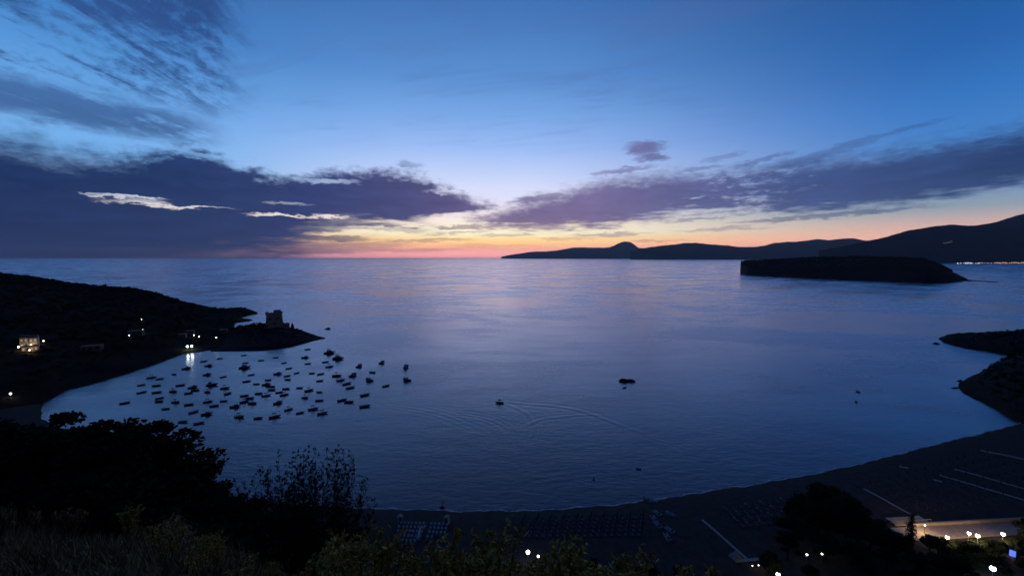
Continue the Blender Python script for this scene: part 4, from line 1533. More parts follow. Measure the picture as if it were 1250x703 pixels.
WEEDS = [weed_proto(s, 1.0) for s in (11, 12, 13, 14)]
WEED_PX = [(244, 667), (257, 650), (272, 676), (296, 682), (330, 692), (366, 694), (396, 688), (413, 674), (426, 656), (436, 668), (452, 662), (474, 690), (508, 697), (530, 690), (541, 676), (558, 664), (568, 682), (592, 692), (604, 664), (616, 674), (634, 694),
           (668, 684), (683, 674), (697, 682), (716, 690), (742, 694), (772, 692), (812, 696), (846, 697), (204, 684), (160, 690)]
def build_weeds():
    rg = random.Random(9)
    for i, (px, py) in enumerate(sorted(WEED_PX)):
        Y = rg.uniform(4.6, 7.2)
        top = P(px, py, Y=Y)
        g = float(hill_z(top[0], top[1]))
        h = max(0.5, top[2] - g)
        # stand it so far down the slope that the plant keeps a natural height
        while h > 1.9 and Y > 2.8:
            Y -= 0.2
            top = P(px, py, Y=Y); g = float(hill_z(top[0], top[1])); h = top[2] - g
        t = empty('flowering_weed', (top[0], top[1], g), rg.uniform(0, 6.28))
        s = h / 1.05
        t.scale = (min(s, 1.25), min(s, 1.25), s)
        stem, fo = WEEDS[i % 4]
        link('stem', stem, None, t)
        link('foliage', fo, None, t)
        n = len(WEED_PX)
        nth = (ORD[i] + ' from the left') if i < 20 else (ORD[n - 1 - i] + ' from the right' if i < n - 1 else 'the rightmost')
        tag(t, 'yellow-green flowering weed on the near slope, %s' % nth, 'weed', 'flowering weeds on the near slope')


build_weeds()


def build_grass():
    rg = np.random.default_rng(21)
    n = 26000
    y = 1.6 + rg.exponential(7.0, n)
    t = rg.uniform(-1.7, 1.3, n)
    x = t * y
    m = y < 34
    x, y = x[m], y[m]
    n = len(x)
    z = hill_z(x, y)
    h = rg.uniform(0.18, 0.55, n) * (0.6 + 0.4 * np.sin(x * 1.3) * np.sin(y * 1.1 + 1))
    a = rg.uniform(0, 6.28, n)
    b = rg.uniform(0, 6.28, n)
    w_ = 0.010 + 0.0012 * y
    p = np.stack([x, y, z - 0.03], 1)
    side = np.stack([np.cos(a) * w_, np.sin(a) * w_, np.zeros(n)], 1)
    tip = p + np.stack([np.cos(b) * h * 0.45, np.sin(b) * h * 0.45, h], 1)
    v = np.stack([p - side, p + side, tip], 1).reshape(-1, 3)
    f = np.arange(3 * n).reshape(n, 3)
    tag(link('dry_grass', mesh_np('dry_grass', v, f), M['straw']), 'dry brownish grass covering the near slope under the viewpoint', 'grass', kind='stuff')
    # low dark scrub further down
    n = 900
    y = rg.uniform(10, 80, n); t = rg.uniform(-1.6, 1.25, n); x = t * y
    z = hill_z(x, y)
    k = z > 2.4
    x, y, z = x[k], y[k], z[k]
    n = len(x); L = 60
    r = rg.uniform(0.4, 1.1, n)
    off = shell(rg, n * L, 0.8, 0.3); off[:, 2] = np.abs(off[:, 2])
    c = np.repeat(np.stack([x, y, z], 1), L, 0) + off * np.repeat(r, L)[:, None]
    v, f = leaf_quads(rg, c, n * L, 0.12, 0.6)
    tag(link('undergrowth', mesh_np('undergrowth', v, f), M['scrub']), 'low dark undergrowth covering the slope down to the beach', 'undergrowth', kind='stuff')


build_grass()


# ------------------------------------------------------------------ the beach: loungers, parasols, walks, pedal boats
def ground(x, y):
    return drop(x, y, 2.3)


def lounger_mesh(mat, cloth):
    m = MB()
    m.box(-0.32, 0.32, -0.95, 0.35, 0.34, 0.42)
    seat = m.mesh('seat'); seat.materials.append(cloth)
    m = MB()
    m.add([(-0.29, 0.36, 0.36), (0.29, 0.36, 0.36), (0.29, 0.76, 0.70), (-0.29, 0.76, 0.70), (-0.29, 0.33, 0.43), (0.29, 0.33, 0.43), (0.29, 0.72, 0.76), (-0.29, 0.72, 0.76)],
          [(3, 2, 1, 0), (4, 5, 6, 7), (0, 1, 5, 4), (1, 2, 6, 5), (2, 3, 7, 6), (3, 0, 4, 7)])
    back = m.mesh('backrest'); back.materials.append(mat)
    leg = MB().box(-0.03, 0.03, -0.03, 0.03, -0.1, 0.34).mesh('leg'); leg.materials.append(M['metal'])
    return seat, back, leg


def make_lounger(meshes, x, y, rz, label, group):
    t = empty('sun_lounger', (x, y, ground(x, y)), rz)
    seat, back, leg = meshes
    link('seat', seat, None, t); link('backrest', back, None, t)
    for lx, ly in ((-0.27, -0.85), (0.27, -0.85), (-0.27, 0.7), (0.27, 0.7)):
        link('leg', leg, None, t).location = (lx, ly, 0)
    return tag(t, label, 'sun lounger', group)


DARK_CLOTH = material('dark_lounger', (0.075, 0.075, 0.09), 0.8, 0.3, 2)
PALE_L, DARK_L = lounger_mesh(M['white'], DARK_CLOTH), lounger_mesh(DARK_CLOTH, DARK_CLOTH)
MIX_L = lounger_mesh(M['grey'], DARK_CLOTH)


def parasol_meshes(canvas):
    m = MB().tube([(0, 0, -0.3), (0, 0, 2.45)], 0.025, 6)
    pole = m.mesh('pole'); pole.materials.append(M['motor'])
    m = MB().tube([(0, 0, 0.95), (0, 0, 1.15), (0, 0, 1.7), (0, 0, 2.3), (0, 0, 2.42)], [0.06, 0.17, 0.13, 0.07, 0.03], 8)
    can = m.mesh('folded_canopy'); can.materials.append(canvas)
    m = MB().prism([(0.28 * math.cos(k * math.pi / 4), 0.28 * math.sin(k * math.pi / 4)) for k in range(8)], -0.05, 0.10, 0.8)
    base = m.mesh('base'); base.materials.append(M['motor'])
    return pole, can, base


PARA = parasol_meshes(material('navy_canvas', (0.035, 0.04, 0.07), 0.9, 0.3, 2))


def make_parasol(x, y, label, group):
    t = empty('closed_parasol', (x, y, ground(x, y)), random.uniform(0, 6))
    for me, nm in zip(PARA, ('pole', 'folded_canopy', 'base')):
        link(nm, me, None, t)
    return tag(t, label, 'parasol', group)


def quad_grid(c00, c10, c01, c11, nu, nv):
    """Points of a plot on the sand given by its four corners in the picture of the place."""
    a, b, c, d = (P(*q, z=2.4)[:2] for q in (c00, c10, c01, c11))
    for j in range(nv):
        for i in range(nu):
            s, t = i / (nu - 1), j / (nv - 1)
            yield i, j, (a * (1 - s) + b * s) * (1 - t) + (c * (1 - s) + d * s) * t


ROWS = ['front row', 'second row', 'third row', 'fourth row', 'back row']
def build_beach():
    # southern plot: white loungers in five rows with a pale walk through them
    for i, j, p in quad_grid((488.5, 637.8), (545, 640), (481, 661.5), (540, 664), 13, 5):
        if i == 7 or (j == 4 and i > 5) or (j == 3 and i > 9):
            continue
        make_lounger(PALE_L, p[0] + random.uniform(-.08, .08), p[1], R(random.uniform(-5, 5)), 'sun lounger with white backrest, %s from the left, %s of the white plot' % (ORD[i], ROWS[j]), 'white sun loungers in rows on the sand')
    # middle plot: dark loungers and closed parasols
    k = 0
    for i, j, p in quad_grid((640, 632), (785, 628), (632, 652), (782, 651), 19, 5):
        make_lounger(DARK_L, p[0] - 0.5, p[1], R(random.uniform(-6, 6)), 'dark sun lounger, %s from the left, %s of the middle plot' % (ORD[i], ROWS[j]), 'dark sun loungers on the middle of the beach')
        if i % 2 == 0:
            make_parasol(p[0] + 0.3, p[1] + 0.3, 'closed dark parasol, %s from the left, %s of the middle plot' % (ORD[i // 2], ROWS[j]), 'closed parasols on the middle of the beach')
    # plot north of the straight walk
    for i, j, p in quad_grid((885, 620), (972, 606), (905, 641), (985, 632), 11, 4):
        make_lounger(MIX_L if (i * 7 + j * 3) % 5 < 2 else DARK_L, p[0], p[1], R(20 + random.uniform(-6, 6)), '%s sun lounger, %s from the left, %s of the northern plot' % ('pale' if (i * 7 + j * 3) % 5 < 2 else 'dark', ORD[i], ROWS[j]), 'sun loungers north of the straight walk')
    # northern end: closed parasols in long rows
    for i, j, p in quad_grid((1062, 592), (1205, 553), (1120, 628), (1262, 600), 15, 6):
        make_parasol(p[0], p[1], 'closed dark parasol, %s from the left, %s row of the northern field' % (ORD[i], ORD[j]), 'closed parasols on the northern end of the beach')


build_beach()


def walkway(pa, pb, width, label, mat, nmax=60):
    """Straight walk of cross planks on the sand."""
    a, b = P(*pa, z=2.5)[:2], P(*pb, z=2.5)[:2]
    L = float(np.linalg.norm(b - a))
    u = (b - a) / L
    rz = math.atan2(u[1], u[0])
    t = empty('boardwalk', (a[0], a[1], 0), rz)
    tag(t, label, 'boardwalk', 'plank walks laid over the sand')
    n = max(6, min(nmax, int(L / 0.5)))
    step = L / n
    me = MB().box(-step * 0.46, step * 0.46, -width / 2, width / 2, -0.05, 0.05).mesh('plank')
    me.materials.append(mat)
    zs = []
    for i in range(n):
        q = a + u * step * (i + 0.5)
        zs.append(ground(q[0], q[1]))
    for i in range(n):
        z = sum(zs[max(0, i - 2):i + 3]) / len(zs[max(0, i - 2):i + 3])
        o = link('plank', me, None, t)
        o.location = (step * (i + 0.5), random.uniform(-.03, .03), z + 0.09 + random.uniform(-.006, .006))
    rails = MB()
    for s in (-1, 1):
        rails.tube([(0, s * width * 0.4, zs[0] + 0.02), (L / 2, s * width * 0.4, zs[n // 2] + 0.02), (L, s * width * 0.4, zs[-1] + 0.02)], 0.05, 4)
    rails.build('bearer', M['deck'], t)


walkway((517.5, 637.5), (507.8, 655.5), 1.1, 'short pale plank walk between the white sun loungers', M['white'])
walkway((857, 632.5), (912, 682.5), 0.75, 'long straight plank walk crossing the dark sand towards the trees', M['deck'])
walkway((897, 685), (945, 681), 0.9, 'plank walk running along the back of the beach from the pale tent', M['deck'])
walkway((1197, 547.5), (1275, 566), 1.3, 'pale plank walk at the rocky end of the beach', M['deck'])
walkway((1165, 571), (1275, 604), 0.8, 'second plank walk from the rocky end of the beach', M['deck'])
walkway((1147, 579), (1275, 618), 0.9, 'third plank walk from the rocky end of the beach', M['deck'])
walkway((1055, 595), (1128, 637), 0.7, 'plank walk running down to the lit sand by the cypress', M['deck'])
walkway((1098, 566), (1109, 568.5), 1.0, 'very short plank walk near the water edge', M['deck'])
walkway((1138, 584), (1150, 587), 1.0, 'very short plank walk beside the third long walk', M['deck'])


# pedal boats drawn up on the sand in a lane
def pedal_boat():
    t = empty('pedal_boat')
    for s in (-1, 1):
        m = MB()
        m.tube([(-1.7, s * 0.55, 0.25), (-1.4, s * 0.55, 0.22), (0.9, s * 0.55, 0.22), (1.5, s * 0.55, 0.32), (1.9, s * 0.55, 0.55)], [0.18, 0.27, 0.27, 0.2, 0.05], 8)
        m.build('float', M['canvas'], t)
    MB().box(-1.3, 1.0, -0.62, 0.62, 0.44, 0.52).build('deck', M['blue'], t)
    for s in (-1, 1):
        sm = MB()
        sm.box(-0.75, -0.2, s * 0.31 - 0.24, s * 0.31 + 0.24, 0.521, 0.66)
        sm.add([(-0.8, s * .31 - .24, 0.52), (-0.66, s * .31 - .24, 0.6), (-0.66, s * .31 + .24, 0.6), (-0.8, s * .31 + .24, 0.52), (-1.05, s * .31 - .24, 1.1), (-0.95, s * .31 - .24, 1.14), (-0.95, s * .31 + .24, 1.14), (-1.05, s * .31 + .24, 1.1)],
               [(3, 2, 1, 0), (4, 5, 6, 7), (0, 1, 5, 4), (1, 2, 6, 5), (2, 3, 7, 6), (3, 0, 4, 7)])
        sm.build('seat', M['canvas'], t)
    MB().box(-0.1, 0.35, -0.16, 0.16, 0.521, 0.82, 0.7).build('pedal_box', M['grey'], t)
    MB().box(-1.75, -1.3, -0.28, 0.28, 0.15, 0.68).build('paddle_wheel_box', M['grey'], t)
    return t


def build_pedal_boats():
    proto = pedal_boat()
    spots = [(791.5, 607.5, 150, 'half afloat at the head of the lane'), (797, 612, 165, 'second up from the water'), (802, 625, 120, 'highest of the middle group'), (799, 633, 100, 'in the middle group, seaward of the next'), (803, 641, 110, 'lowest of the middle group'),
             (819, 627, -35, 'alone to the north of the lane'), (817.5, 648, 120, 'near the foot of the lane'), (815, 657, 95, 'last at the foot of the lane')]
    for i, (px, py, rz, w_) in enumerate(spots):
        o = proto if i == 0 else copy_tree(proto)
        p = P(px, py, z=2.0 if i > 1 else 0.6)
        o.location = (p[0], p[1], max(0.05, ground(p[0], p[1])) - 0.02)
        o.rotation_euler = (0, 0, R(rz))
        o.scale = (0.85, 0.85, 0.85)
        tag(o, 'pale pedal boat drawn up on the sand, %s' % w_, 'pedal boat', 'pedal boats drawn up in a lane')
    # a pair of white bows in the shallows
    o = copy_tree(proto)
    p = P(540, 617.5, z=0)
    o.location = (p[0], p[1], 0.0)
    o.rotation_euler = (0, R(-14), R(-88))
    tag(o, 'white pedal boat lying alone in the shallows off the white loungers', 'pedal boat')
    o['group'] = 'pedal boats in the water'


build_pedal_boats()


def booth(px, py, rz, label):
    p = P(px, py, z=2.3)
    t = empty('beach_cabin', (p[0], p[1], ground(p[0], p[1])), R(rz))
    tag(t, label, 'beach cabin', 'small pale cabins on the sand')
    MB().box(-0.6, 0.6, -0.55, 0.55, -0.1, 1.9).build('wall', M['white'], t)
    m = MB()
    m.add([(-0.72, -0.68, 1.9), (0.72, -0.68, 1.9), (0.72, 0.68, 1.9), (-0.72, 0.68, 1.9), (0, -0.68, 2.35), (0, 0.68, 2.35)], [(3, 2, 1, 0), (0, 1, 4), (2, 3, 5), (1, 2, 5, 4), (3, 0, 4, 5)])
    m.build('roof', M['canvas'], t)
    d = MB().box(-0.34, 0.34, -0.60, -0.56, 0.0, 1.75).build('door', M['blue'], t)
    MB().ball((0.24, -0.63, 0.9), 0.04, 6, 4).build('handle', M['metal'], d)


booth(488.5, 634.5, 20, 'small pale beach cabin at the southern corner of the white loungers')
booth(545.5, 635, -10, 'small pale beach cabin at the northern corner of the white loungers')


def tent():
    p = P(898, 688, z=2.4)
    t = empty('tent', (p[0], p[1], ground(p[0], p[1])), R(15))
    tag(t, 'small pale pointed tent at the foot of the straight plank walk', 'tent')
    m = MB().prism([(-1.2, -1.2), (1.2, -1.2), (1.2, 1.2), (-1.2, 1.2)], 1.5, 3.2, 0.04)
    m.build('canopy', M['canvas'], t)
    for a in (-1, 1):
        for b in (-1, 1):
            MB().tube([(a * 1.1, b * 1.1, -0.2), (a * 1.1, b * 1.1, 1.5)], 0.04, 6).build('pole', M['metal'], t)


tent()


# ------------------------------------------------------------------ promenade with its wall and lamps
def build_promenade():
    a, b = P(1112, 642.5, z=2.9), P(1300, 633, z=2.9)
    u = (b - a)[:2]; L = float(np.linalg.norm(u)); u = u / L
    nrm = np.array((-u[1], u[0]))          # seaward
    rz = math.atan2(u[1], u[0])
    pv = MB().box(-6, L, -4.6, 0, -0.9, 0.0)
    o = pv.build('promenade', M['paving'])
    o.location = (a[0], a[1], 2.9); o.rotation_euler = (0, 0, rz)
    tag(o, kind='structure')
    t = empty('promenade_wall', (a[0], a[1], 2.9), rz)
    tag(t, 'low pale wall along the seaward edge of the lit promenade', 'wall')
    n = int(L / 2.5)
    me = MB().box(-1.245, 1.245, -0.16, 0.16, -0.6, 0.75).mesh('panel'); me.materials.append(M['plaster'])
    cp = MB().box(-1.24, 1.24, -0.22, 0.22, 0.751, 0.84).mesh('coping'); cp.materials.append(M['paving'])
    for i in range(n):
        x = L * (i + 0.5) / n
        q = link('panel', me, None, t); q.location = (x, 0.17, 0)
        c = link('coping', cp, None, t); c.location = (x, 0.17, 0)
    # ramp wall running down the sand toward the cypress
    c0 = P(1146, 641, z=2.9); c1 = P(1112, 634.5, z=2.5)
    d = (c1 - c0)[:2]; LL = float(np.linalg.norm(d))
    w_ = empty('ramp_wall', (c0[0], c0[1], 2.4), math.atan2(d[1], d[0]))
    tag(w_, 'short pale ramp wall leading from the promenade to the lit sand', 'wall')
    for i in range(5):
        MB().box(LL * i / 5 + 0.01, LL * (i + 1) / 5 - 0.01, -0.14, 0.14, -0.5, 0.9 - 0.1 * i).build('panel', M['plaster'], w_)
    return a, u, rz


build_promenade()


def light_pool():
    """Pale slats added on the sand beside the cypress to stand for lamplight."""
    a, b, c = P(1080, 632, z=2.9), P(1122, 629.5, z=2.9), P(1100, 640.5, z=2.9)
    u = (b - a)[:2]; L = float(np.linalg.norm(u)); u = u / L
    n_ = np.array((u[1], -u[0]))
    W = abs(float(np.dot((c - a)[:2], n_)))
    t = empty('light_pool_slats', (a[0], a[1], 2.62), math.atan2(u[1], u[0]))
    tag(t, 'pale slats on the sand by the cypress, added to stand for pooled lamplight', 'light_pool')
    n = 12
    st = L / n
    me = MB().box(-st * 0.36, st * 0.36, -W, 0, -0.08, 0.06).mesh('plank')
    me.materials.append(material('light_pool_tone', (0.44, 0.37, 0.27), 0.85, 0.25, 1.5))  # pale colour stands in for lamplight pooled on the dark sand
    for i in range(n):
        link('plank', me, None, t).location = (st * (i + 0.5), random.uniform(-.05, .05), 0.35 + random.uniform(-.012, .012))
    fr = MB()
    for y in (-0.3, -W / 2, -W + 0.3):
        fr.box(0, L, y - 0.08, y + 0.08, -0.5, 0.255)
    tag(fr.build('bearer', M['deck'], t), kind='stuff')
    for i in range(9):
        MB().tube([(L * i / 8, -W + 0.1, 0.2), (L * i / 8, -W + 0.1, 1.3)], 0.05, 6).build('post', M['deck'], t)
    MB().box(0, L, -W + 0.05, -W + 0.15, 1.302, 1.38).build('handrail', M['deck'], t)


light_pool()


def street_lamp(x, y, z, h, label, group, mat, power=0.0, colour=(1, 0.8, 0.55), globe=0.28, arm=0.0, rz=0.0):
    t = empty('street_lamp', (x, y, z), rz)
    tag(t, label, 'street lamp', group)
    pm = MB().tube([(0, 0, -0.4), (0, 0, 0.5), (0, 0, h - globe)], [0.09, 0.07, 0.045], 7)
    pm.build('post', M['metal'], t)
    if arm:
        MB().tube([(0, 0, h - globe), (arm * 0.5, 0, h - globe + 0.15), (arm, 0, h - globe + 0.1)], 0.035, 6).build('arm', M['metal'], t)
    MB().prism([(arm + globe * 0.42 * math.cos(k * math.pi / 4), globe * 0.42 * math.sin(k * math.pi / 4)) for k in range(8)], h + globe * 0.92, h + globe * 1.12, 0.4).build('cap', M['metal'], t)
    MB().ball((arm, 0, h), globe, 12, 8).build('globe', mat, t)
    if power:
        ld = bpy.data.lights.new('lamp_light', 'POINT')
        ld.energy = power
        ld.color = colour
        ld.shadow_soft_size = globe * 1.02
        lo = bpy.data.objects.new('lamp_light', ld)
        C.objects.link(lo)
        lo.parent = t
        lo.location = (arm, 0, h - globe * 1.6)
    return t


def lamp_at(px, py, h, label, group, mat, power=0.0, colour=(1, 0.8, 0.55), globe=0.28, flat=2.4):
    """A lamp whose globe lies on a sight line, standing on the flat ground."""
    p = P(px, py, z=flat + h)
    z = ground(p[0], p[1])
    return street_lamp(p[0], p[1], z, p[2] - z, label, group, mat, power, colour, globe)


def build_lamps():
    g = 'lamps along the promenade'
    lamp_at(1156.5, 655.5, 4.2, 'lit promenade lamp, first from the cypress', g, M['lamp_warm'], 620, (1, 0.66, 0.42), 0.38)
    lamp_at(1129, 640.5, 3.0, 'low promenade lamp beside the cypress, lighting the sand', g, M['lamp_warm'], 700, (1, 0.66, 0.36), 0.16)
    lamp_at(1183, 650.5, 4.2, 'lit promenade lamp, second from the cypress, smaller', g, M['lamp_warm'], 200, (1, 0.74, 0.50), 0.36)
    lamp_at(1193.5, 653.5, 4.2, 'lit promenade lamp, third from the cypress', g, M['lamp_warm'], 620, (1, 0.66, 0.42), 0.42)
    lamp_at(1224.5, 651.5, 4.2, 'lit promenade lamp, fourth from the cypress', g, M['lamp_warm'], 620, (1, 0.66, 0.42), 0.40)
    lamp_at(1259, 649, 4.2, 'lit promenade lamp, beyond the fourth at the picture edge', g, M['lamp_warm'], 620, (1, 0.66, 0.42), 0.40)
    lamp_at(1212, 693.5, 3.6, 'greenish white lamp by the road below the blue sign', 'lamps by the road', M['lamp_cool'], 60, (0.75, 1, 0.93), 0.52)
    lamp_at(950, 701, 3.6, 'pale lamp at the foot of the dark grove', 'lamps by the road', M['lamp_white'], 30, (1, 0.9, 0.7), 0.42)
    lamp_at(644.5, 673.5, 4.0, 'bright white lamp behind the middle plot of the beach', 'lamps behind the beach', M['lamp_white'], 30, (1, 0.95, 0.85), 0.44)
    lamp_at(657, 678.5, 3.4, 'small white lamp beside the bright one behind the beach', 'lamps behind the beach', M['lamp_white'], 8, (1, 0.95, 0.85), 0.26)
    for i, (px, py, r) in enumerate(((985, 676.5, 0.2), (1003.5, 675.5, 0.2), (1010, 667, 0.22), (918.5, 690, 0.12), (926, 689.5, 0.12), (933, 688.5, 0.12))):
        lamp_at(px, py, 3.0 if i < 3 else 1.0, 'tiny lamp %s' % ('in the dark grove, %s from the left' % ORD[i] if i < 3 else 'on the low deck by the tent, %s from the left' % ORD[i - 3]), 'tiny lamps in the dark', M['lamp_white'] if i < 3 else M['lamp_warm'], 0, globe=r)


build_lamps()


def light_screens():
    """Dark leafy screens added to keep the promenade lamplight off the gardens."""
    rg = np.random.default_rng(61)
    for i, (pa, pb, h, words) in enumerate((((1150, 664), (1290, 656), 2.3, 'long dark leafy screen added behind the promenade lamps to block their light'), ((1160, 676), (1222, 678), 1.8, 'shorter dark leafy screen added lower in the gardens, south of the blue sign'),
                                            ((1243, 682), (1300, 676), 1.8, 'dark leafy screen added north of the blue sign in the gardens'))):
        a, b = P(*pa, z=2.4 + h), P(*pb, z=2.4 + h)
        d = (b - a)[:2]
        L = float(np.linalg.norm(d))
        t = empty('light_screen', (a[0], a[1], ground(a[0], a[1])), math.atan2(d[1], d[0]))  # added to block lamp light and keep this ground dark
        tag(t, words, 'light_screen', 'leafy screens added by the promenade')
        n = int(L * 620)
        c = np.stack([rg.uniform(0, L, n), rg.uniform(-0.75, 0.75, n), rg.uniform(0.05, h, n)], 1)
        c[:, 2] *= 1 + 0.10 * np.sin(c[:, 0] * 1.7) + 0.06 * np.sin(c[:, 0] * 4.1 + c[:, 1])
        v, f = leaf_quads(rg, c, n, 0.17, 0.55)
        tag(link('foliage', mesh_np('foliage', v, f), M['leaf'], t), kind='stuff')
        m = MB()
        for k in range(max(3, int(L / 1.2))):
            x = L * (k + 0.5) / max(3, int(L / 1.2))
            m.tube([(x, 0, -0.3), (x + 0.1, 0.1, h * 0.5), (x - 0.1, 0.2, h * 0.85)], [0.06, 0.05, 0.02], 5)
        tag(m.build('stem', M['bark'], t), kind='stuff')


light_screens()


# the blue illuminated panel by the road
def blue_sign():
    p = P(1236, 675, z=5.0)
    z = ground(p[0], p[1])
    t = empty('illuminated_sign', (p[0], p[1], z), R(-50))
    tag(t, 'blue illuminated sign panel on a post below the promenade lamps', 'sign')
    h = p[2] - z
    MB().tube([(0, 0.1, -0.3), (0, 0.1, h + 0.9)], 0.07, 7).build('post', M['metal'], t)
    MB().box(-0.55, 0.55, -0.02, 0.16, h - 0.8, h + 0.8).build('housing', M['motor'], t)
    MB().box(-0.48, 0.48, -0.06, -0.022, h - 0.73, h + 0.73).build('panel', M['sign_blue'], t)


blue_sign()


# ------------------------------------------------------------------ houses
def house(p, w_, d_, h_, rz, label, group, lit, rows=1, cols=2, roof='gable', wall=None, name='house', lit_back=False):
    t = empty(name, (p[0], p[1], p[2] - 0.3), rz)
    tag(t, label, 'house', group)
    hb = w_ / 2
    MB().box(-hb, hb, -d_ / 2, d_ / 2, -1.5, h_).build('wall', wall or M['plaster'], t)
    m = MB()
    if roof == 'gable':
        e = 0.05 * w_
        m.add([(-hb - e, -d_ / 2 - e, h_ + .003), (hb + e, -d_ / 2 - e, h_ + .003), (hb + e, d_ / 2 + e, h_ + .003), (-hb - e, d_ / 2 + e, h_ + .003), (-hb - e, 0, h_ + d_ * 0.28), (hb + e, 0, h_ + d_ * 0.28)],
              [(3, 2, 1, 0), (0, 1, 5, 4), (2, 3, 4, 5), (1, 2, 5), (3, 0, 4)])
    else:
        m.box(-hb - 0.2, hb + 0.2, -d_ / 2 - 0.2, d_ / 2 + 0.2, h_ + .003, h_ + 0.35)
    m.build('roof', M['roof'], t)
    ww, wh = w_ / cols * 0.5, h_ / rows * 0.45
    for r in range(rows):
        for c in range(cols):
            x = -hb + w_ * (c + 0.5) / cols
            z = h_ * (r + 0.30) / rows
            MB().box(x - ww / 2, x + ww / 2, -d_ / 2 - 0.05, -d_ / 2 - 0.004, z, z + wh).build('window', lit if (r + c * 2) % 3 != 2 else M['glass'], t)
            MB().box(x - ww * .58, x + ww * .58, -d_ / 2 - 0.16, -d_ / 2 - 0.003, z - 0.14, z - 0.01).build('sill', M['paving'], t)
    return t


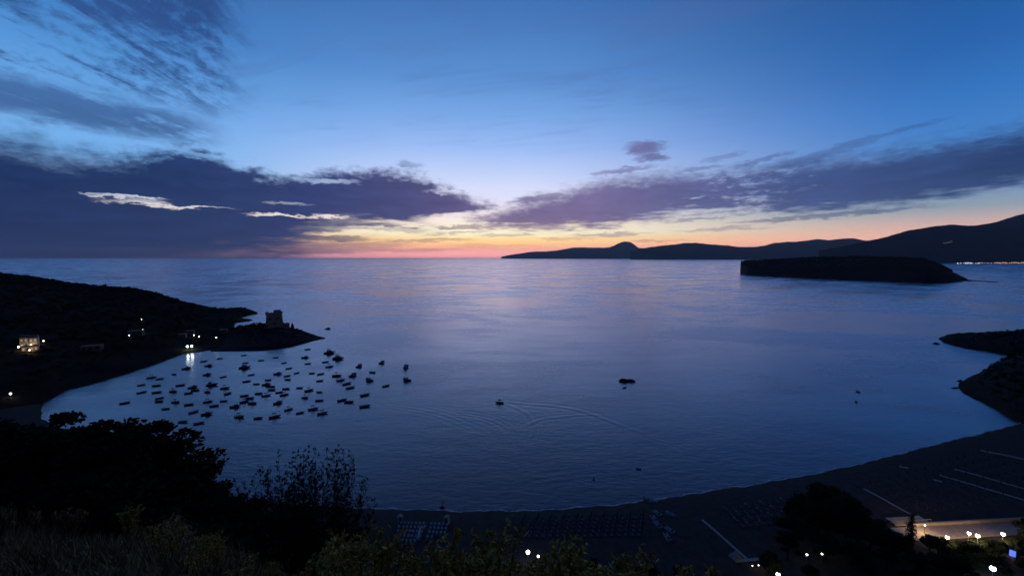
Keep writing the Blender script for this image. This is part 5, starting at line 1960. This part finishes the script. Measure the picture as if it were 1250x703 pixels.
def build_headland_lights():
    # villa with two gabled wings, floodlit, on the slope
    for k, (px, py, w_, h_, words) in enumerate(((31, 423, 3.4, 6.2, 'south'), (42.5, 423, 3.4, 6.4, 'north'))):
        p = hit(px, py)
        t = house(p, w_, 6, h_, R(62), 'tall %s wing of the floodlit villa on the headland' % words, 'floodlit villa', M['win_warm'], 2, 2)
        t.rotation_euler = (0, 0, R(90 - 28 - 20))
    p = hit(37.5, 428)
    house(p, 6.5, 4, 3.2, R(42), 'low floodlit middle wing of the villa between its tall wings', 'floodlit villa', M['win_warm'], 1, 4, 'flat')
    def on_land(px, py, h, label, mat, power, colour, globe, group='lamps on the headland'):
        p = hit(px, py + 2)
        return street_lamp(p[0], p[1], p[2], h, label, group, mat, power, colour, globe * 0.78)
    on_land(23, 426.5, 2.6, 'white lamp downhill of the floodlit villa, southern one', M['lamp_white'], 60, (1, 0.95, 0.8), 0.55)
    on_land(38, 424.5, 2.6, 'pale yellow lamp close before the floodlit villa', M['lamp_white'], 260, (1, 0.70, 0.34), 0.6)
    on_land(36.5, 430, 2.4, 'second lamp below the yellow one before the villa', M['lamp_warm'], 200, (1, 0.62, 0.28), 0.5)
    on_land(53.5, 418.8, 2.6, 'lamp north of the floodlit villa', M['lamp_warm'], 70, (1, 0.7, 0.4), 0.5)
    on_land(171, 404.8, 2.6, 'brighter white lamp of a pair high on the headland', M['lamp_white'], 40, (1, 0.97, 0.9), 0.6)
    on_land(174.6, 404.2, 2.6, 'smaller white lamp of a pair high on the headland', M['lamp_white'], 20, (1, 0.97, 0.9), 0.45)
    on_land(158, 411, 2.4, 'dim lamp below the white pair on the headland', M['lamp_white'], 0, (1, 1, 1), 0.36)
    on_land(173, 391, 2.4, 'dim lamp alone above the white pair on the headland', M['lamp_white'], 0, (1, 1, 1), 0.30)
    on_land(229, 425.3, 3.0, 'brilliant white lamp on the shore, southern of the two', M['lamp_cool'], 240, (0.95, 1, 0.95), 0.95)
    on_land(234.2, 425.0, 3.0, 'brilliant white lamp on the shore, northern of the two', M['lamp_cool'], 240, (0.85, 1, 0.85), 0.95)
    on_land(236.8, 410.3, 2.4, 'small white lamp behind the shore, first of a line of three', M['lamp_white'], 15, (1, 1, 1), 0.45)
    on_land(243.2, 412.2, 2.4, 'small white lamp behind the shore, second of a line of three', M['lamp_white'], 10, (1, 1, 1), 0.40)
    on_land(264.2, 413.2, 2.4, 'small white lamp behind the shore, third of a line of three', M['lamp_white'], 15, (1, 1, 1), 0.45)
    on_land(13.5, 485.5, 3.0, 'lone pale lamp over the road by the south end of the beach', M['lamp_white'], 70, (0.95, 0.97, 1), 0.55)
    # houses whose walls the lamps pick out
    for px, py, w_, h_, words in ((166, 408, 9, 3.2, 'small pale house beside the white lamp pair'), (113, 427, 10, 3.2, 'pale house in the dark middle of the headland'), (223, 411.5, 5, 3, 'pale hut above the shore lamps'), (232, 407, 6, 2.8, 'pale hut behind the line of three lamps'),
                                  (273, 405, 6, 2.4, 'low pale hut towards the cape')):
        p = hit(px, py)
        house(p, w_, 5, h_, R(25), words, 'dim houses on the headland', M['glass'], 1, 3, 'flat', M['hutwall'])


build_headland_lights()


def build_far_town():
    rg = random.Random(6)
    xs = [(1169.5, 1, 'w'), (1173, 1, 'w'), (1177, 0, 'w'), (1180, 2, 'w'), (1183.5, 2, 'w'), (1187, 1, 'w'), (1191.5, 1, 'o'), (1195, 1, 'w'), (1198.5, 1, 'o'), (1202, 0, 'o'), (1206, 1, 'o'), (1210, 0, 'w'), (1215, 1, 'o'), (1218.5, 2, 'o'), (1222, 1, 'o'),
          (1225.5, 2, 'o'), (1229, 1, 'o'), (1232.5, 0, 'w'), (1236, 2, 'o'), (1240, 2, 'o'), (1244, 1, 'w'), (1248, 2, 'o'), (1253, 1, 'o')]
    foot = 0.82 * 6300
    mats = {'w': glowing('town_window_white', (0.9, 0.95, 1.0), 3.6), 'o': glowing('town_window_orange', (1.0, 0.50, 0.20), 3.0)}
    for i, (px, size, c) in enumerate(xs):
        py = 321.0 + rg.uniform(-0.5, 0.4)
        p = P(px, py + 0.6, z=1.0)
        w_ = (10, 17, 26)[size] * rg.uniform(0.85, 1.2)
        h_ = (8, 11, 15)[size]
        house((p[0], p[1], 0.5), w_, 10, h_, R(-46 + rg.uniform(-12, 12)), '%s building on the far shore below the mountain, %s from the left' % ('white-lit' if c == 'w' else 'orange-lit', ORD[i]), 'lit town on the far shore', mats[c], 2, (2, 3, 4)[size], 'flat')
    for i, (px, py) in enumerate(((1152.5, 297.3), (1155, 297.0), (1158, 296.4), (1161, 295.4))):
        p = hit(px, py)
        house(p, 22, 12, 11, R(-46), 'dim building high on the far mountain, %s from the left' % ORD[i], 'lit hamlet on the far mountain', glowing('hamlet_window', (0.9, 0.85, 0.8), 0.5), 1, 3, 'flat')


build_far_town()
